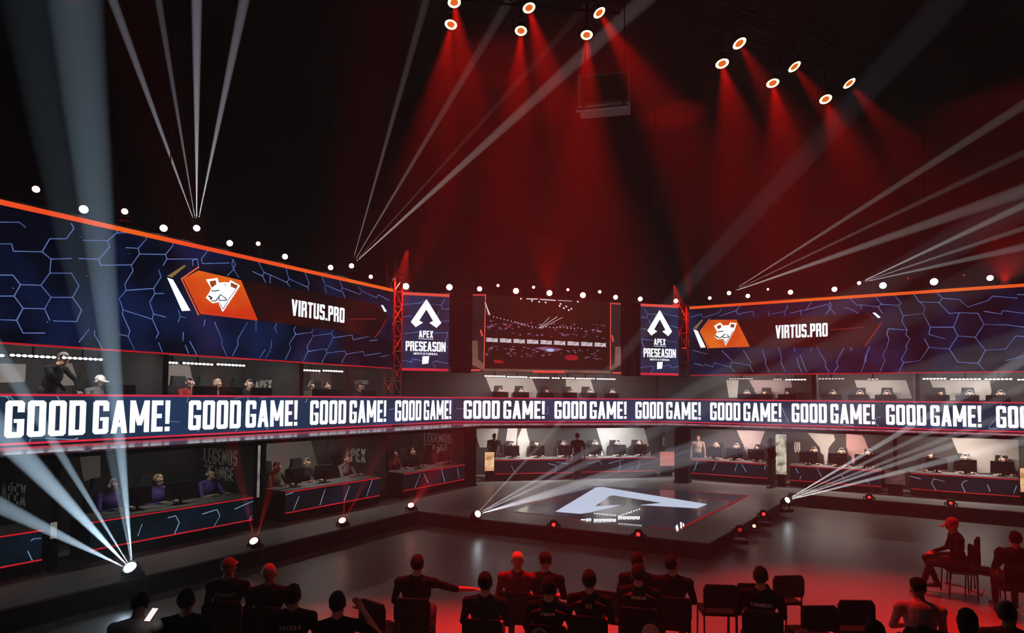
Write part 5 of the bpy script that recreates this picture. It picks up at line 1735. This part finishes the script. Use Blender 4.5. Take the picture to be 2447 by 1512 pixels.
AUD = [  # px, py of the head top, pose, shirt, hair, colour, skin, jersey lines, stripes, label
    (335, 1414, 'sit_down', 'white', 'short', 'dark', 0, None, False, 'person in a pale shirt bending over a phone, bottom left'),
    (447, 1405, 'sit', 'black', 'short', 'dark', 0, None, False, 'person with dark hair right of the phone user'),
    (548, 1331, 'sit', 'black', 'cap', 'red', 0, [('PIONEER', .88, .24, .05)], False, 'person in a cap with PIONEER across the back'),
    (645, 1343, 'sit', 'charcoal', 'bald', 'skin', 0, None, False, 'person with a shaved head in the left audience group'),
    (702, 1394, 'sit', 'black', 'short', 'dark', 0, [('GATOX4', .885, .22, .045)], False, 'person with GATOX4 across the shoulders'),
    (808, 1412, 'sit_hand', 'black', 'short', 'dark', 0, [('LHOYD', .885, .19, .05)], False, 'person with LHOYD on the back holding a hand up'),
    (998, 1324, 'sit_point', 'black', 'short', 'dark', 0, None, False, 'broad person in black reaching an arm to the right'),
    (1160, 1365, 'sit', 'charcoal', 'short', 'dark', 0, None, False, 'person with dark hair right of the reaching person'),
    (1237, 1315, 'sit', 'maroon', 'bald', 'skin', 0, None, False, 'person with a shaved head in the middle of the audience'),
    (1303, 1318, 'sit_down', 'black', 'short', 'dark', 0, None, False, 'person in black looking down in the middle of the audience'),
    (1312, 1376, 'sit', 'black', 'short', 'dark', 0, [('ZONER', .93, .16, .035)], True, 'person in a jersey with red shoulder lines reading ZONER'),
    (1408, 1360, 'sit', 'black', 'short', 'dark', 0, [('121', .92, .07, .045)], True, 'person in a jersey with red shoulder lines and number 121'),
    (1527, 1317, 'sit_turn', 'black', 'short', 'dark', 0, None, False, 'person half hidden behind the BENDXR jersey'),
    (1526, 1345, 'sit', 'black', 'short', 'dark', 0, [('BENDXR', .93, .17, .04)], True, 'person in a jersey reading BENDXR with one red shoulder line'),
    (1607, 1324, 'sit_turn', 'black', 'short', 'dark', 0, None, False, 'person in black with head turned, right of BENDXR'),
    (1817, 1352, 'sit', 'black', 'short', 'dark', 0, [('FAKINREEL', .88, .24, .042)], False, 'person in a FAKINREEL jersey beside the empty chairs'),
    (2193, 1380, 'sit_down', 'white', 'short', 'dark', 0, None, False, 'person in a white shirt with tilted head, bottom right'),
    (2310, 1452, 'sit', 'charcoal', 'long', 'dark', 0, None, False, 'person with long dark hair at the bottom right'),
    (2408, 1436, 'sit_turn', 'red', 'short', 'brown', 2, None, False, 'person in red at the bottom right corner'),
    (2425, 1268, 'sit', 'charcoal', 'short', 'dark', 0, None, False, 'dark person at the right picture edge'),
    (1555, 1487, 'sit', 'black', 'bald', 'skin', 0, None, False, 'shaved head showing at the bottom edge under BENDXR'),
    (1288, 1502, 'sit', 'black', 'short', 'brown', 0, None, False, 'head just showing at the bottom edge below ZONER'),
    (1920, 1503, 'sit', 'black', 'cap', 'red', 0, None, False, 'red cap just showing at the bottom edge'),
    (2090, 1480, 'sit', 'maroon', 'short', 'dark', 0, None, False, 'person in maroon at the bottom edge below the empty chairs'),
    (2205, 1492, 'sit', 'charcoal', 'short', 'dark', 0, None, False, 'dark head at the bottom edge below the white shirt')]
for px, py, pose, sh, hr, hcl, sk, js, st_, lab in AUD:
    B = BODIES[pose]
    zt_ = B['hc'].z + .135
    p = onz(zt_, px, py)
    away = Vector((p.x, p.y, 0)).normalized() * .8 + (Vector((-5.2, 16, 0)) - Vector((p.x, p.y, 0))).normalized() * .35
    rz = face((0, 0, 0), away)
    hx = Matrix.Rotation(rz, 3, 'Z') @ B['hc']
    loc = Vector((p.x - hx.x, p.y - hx.y, 0))
    person(pose, lab, loc, rz, sh, hr, hcl, sk, None, 'audience on the hall floor', jersey=js, stripes=st_)
    hall_chair(loc + Vector((0, 0, 0)), rz, 'black stacking chair under the ' + lab)
# person seen from the side on the right, cap on the head, and the chair
B = BODIES['profile']
p = onz(B['hc'].z + .13, 2275, 1237)
rz = R(-150 + 78 + 180) - R(20)
rz = face((0, 0, 0), CM3 @ Vector((-1, 0, -.35)))
hx = Matrix.Rotation(rz, 3, 'Z') @ B['hc']
loc = Vector((p.x - hx.x, p.y - hx.y, 0))
person('profile', 'person in a cap sitting sideways with legs bent, right of the floor', loc, rz, 'charcoal', 'cap', 'red', 0, None, 'audience on the hall floor')
hall_chair(loc, rz, 'black stacking chair under the person sitting sideways')
for px, py, lab in ((1722, 1397, 'empty black chair left of the FAKINREEL jersey'), (1884, 1375, 'empty black chair right of the FAKINREEL jersey'), (1958, 1447, 'empty black chair at the bottom, left of a pair'), (2046, 1434, 'empty black chair at the bottom, right of a pair'),
                    (890, 1437, 'empty black chair right of the LHOYD person'), (1800, 1394, 'empty black chair behind the FAKINREEL jersey'), (1440, 1411, 'empty black chair right of the number 121 jersey'), (2334, 1286, 'empty black chair behind the person sitting sideways'), (2385, 1310, 'empty black chair beside the dark person at the right edge')):
    p = onz(.86, px, py)
    rz = face((p.x, p.y, 0), (-5.2, 16, 0)) + random.uniform(-.12, .12)
    d = Matrix.Rotation(rz, 3, 'Z') @ Vector((0, .22, 0))
    hall_chair(Vector((p.x - d.x, p.y - d.y, 0)), rz, lab)
# phone in the hands of the person bottom left
o = thing('phone', 'lit phone held by the person bending down bottom left', 'phone', at(362, 1469, 6.05), R(-120))
o.rotation_euler = (R(-50), 0, R(20))
MB().bbox(-.038, .038, -.006, .004, -.075, .075, .003).build('case', M_PLAST, o)
MB().box(-.034, .034, .0042, .0052, -.07, .07).build('screen', glow('phone_screen', (.95, .8, .8), 1.2), o)
MB().box(-.034, .034, -.0072, -.0062, -.07, .07).build('screen', glow('phone_screen', (.95, .8, .8), 1.2), o)
# white cord on the floor under the chairs at the right
pts = [onz(.012, x, y) for x, y in ((2256, 1391), (2275, 1394), (2296, 1399), (2315, 1405), (2332, 1412), (2344, 1420), (2350, 1408))]
tag(MB().tube(pts, .014, 6).build('cable', mat('cable_white', (.75, .7, .68), .3)), 'white cable lying on the floor under the chairs at the right', 'cable')

# ------------------------------------------------------------------ remote camera mast behind the right screen, hanging loudspeaker
t = 21.35
s, _ = sz(0, t, 1946, 640)
o = wall_thing('camera_mast', 'dark camera mast with cross arm rising behind the right screen', 'camera mast', 'right', t, s)
zz = lambda y: sz(0, t, 1946, y)[1]
MB().tube([(0, 0, 4.52), (0, 0, zz(690)), (0, 0, zz(574))], [.05, .05, .035], 8).build('pole', M_METAL, o)
MB().bbox(-.26, .26, -.15, .15, zz(712), zz(640), .05).build('housing', M_PLAST, o)
MB().tube([(-.72, 0, zz(600)), (0, 0, zz(590)), (.72, 0, zz(577))], .035, 8).build('cross_arm', M_METAL, o)
MB().tube([(.62, 0, zz(579)), (.30, 0, zz(598)), (.10, 0, zz(606))], .025, 6).build('brace', M_METAL, o)
MB().bbox(-.86, -.40, -.14, .14, zz(612), zz(588), .02).build('camera_body', M_PLAST, o)
MB().lathe([(.0, .0), (.09, .0), (.10, .22), (.085, .24), (.0, .20)], (-.28, -.10, zz(578)), (-.5, -1, .1), 12).build('lens', M_PLAST, o)
MB().bbox(-.36, -.18, -.1, .1, zz(590), zz(570), .02).build('viewfinder', M_PLAST, o)

o = thing('loudspeaker', 'boxy loudspeaker hanging high in the red smoke', 'loudspeaker', at(1445, 228, 12.5), R(31.25 - 12))
MB().bbox(-.52, .52, -.3, .3, -.32, .32, .03).build('cabinet', mat('speaker_grey', (.34, .33, .33), .6), o)
MB().bbox(-.56, .48, -.36, -.28, -.44, -.38, .01).build('lower_rail', M_ALU, o)
MB().box(-.46, .46, -.315, -.302, -.26, .26).build('grille', mat('speaker_grille', (.05, .05, .05), .8, bump=.6), o)
for s in (-.4, .4):
    MB().tube([(s, 0, .32), (s, 0, CEIL - o.location.z)], .012, 6).build('hanging_cable', M_METAL, o)
    MB().box(s - .02, s + .02, -.33, -.27, -.42, -.30).build('bracket', M_METAL, o)

# bottle on the centre counter
t = WALLS['centre']['cnt'] + .2
s, _ = sz(45, t, 1553, 1085)
o = wall_thing('bottle', 'small white bottle at the right end of the centre counter', 'bottle', 'centre', t, s, ST + .735)
MB().lathe([(0, 0), (.035, 0), (.035, .13), (.015, .17), (.015, .19)], (0, 0, 0), (0, 0, 1), 12).build('body', mat('bottle_white', (.7, .6, .6), .3), o, True)
MB().lathe([(.017, .19), (.017, .215), (0, .215)], (0, 0, 0), (0, 0, 1), 12).build('lid', mat('bottle_lid', (.5, .05, .05), .4), o)
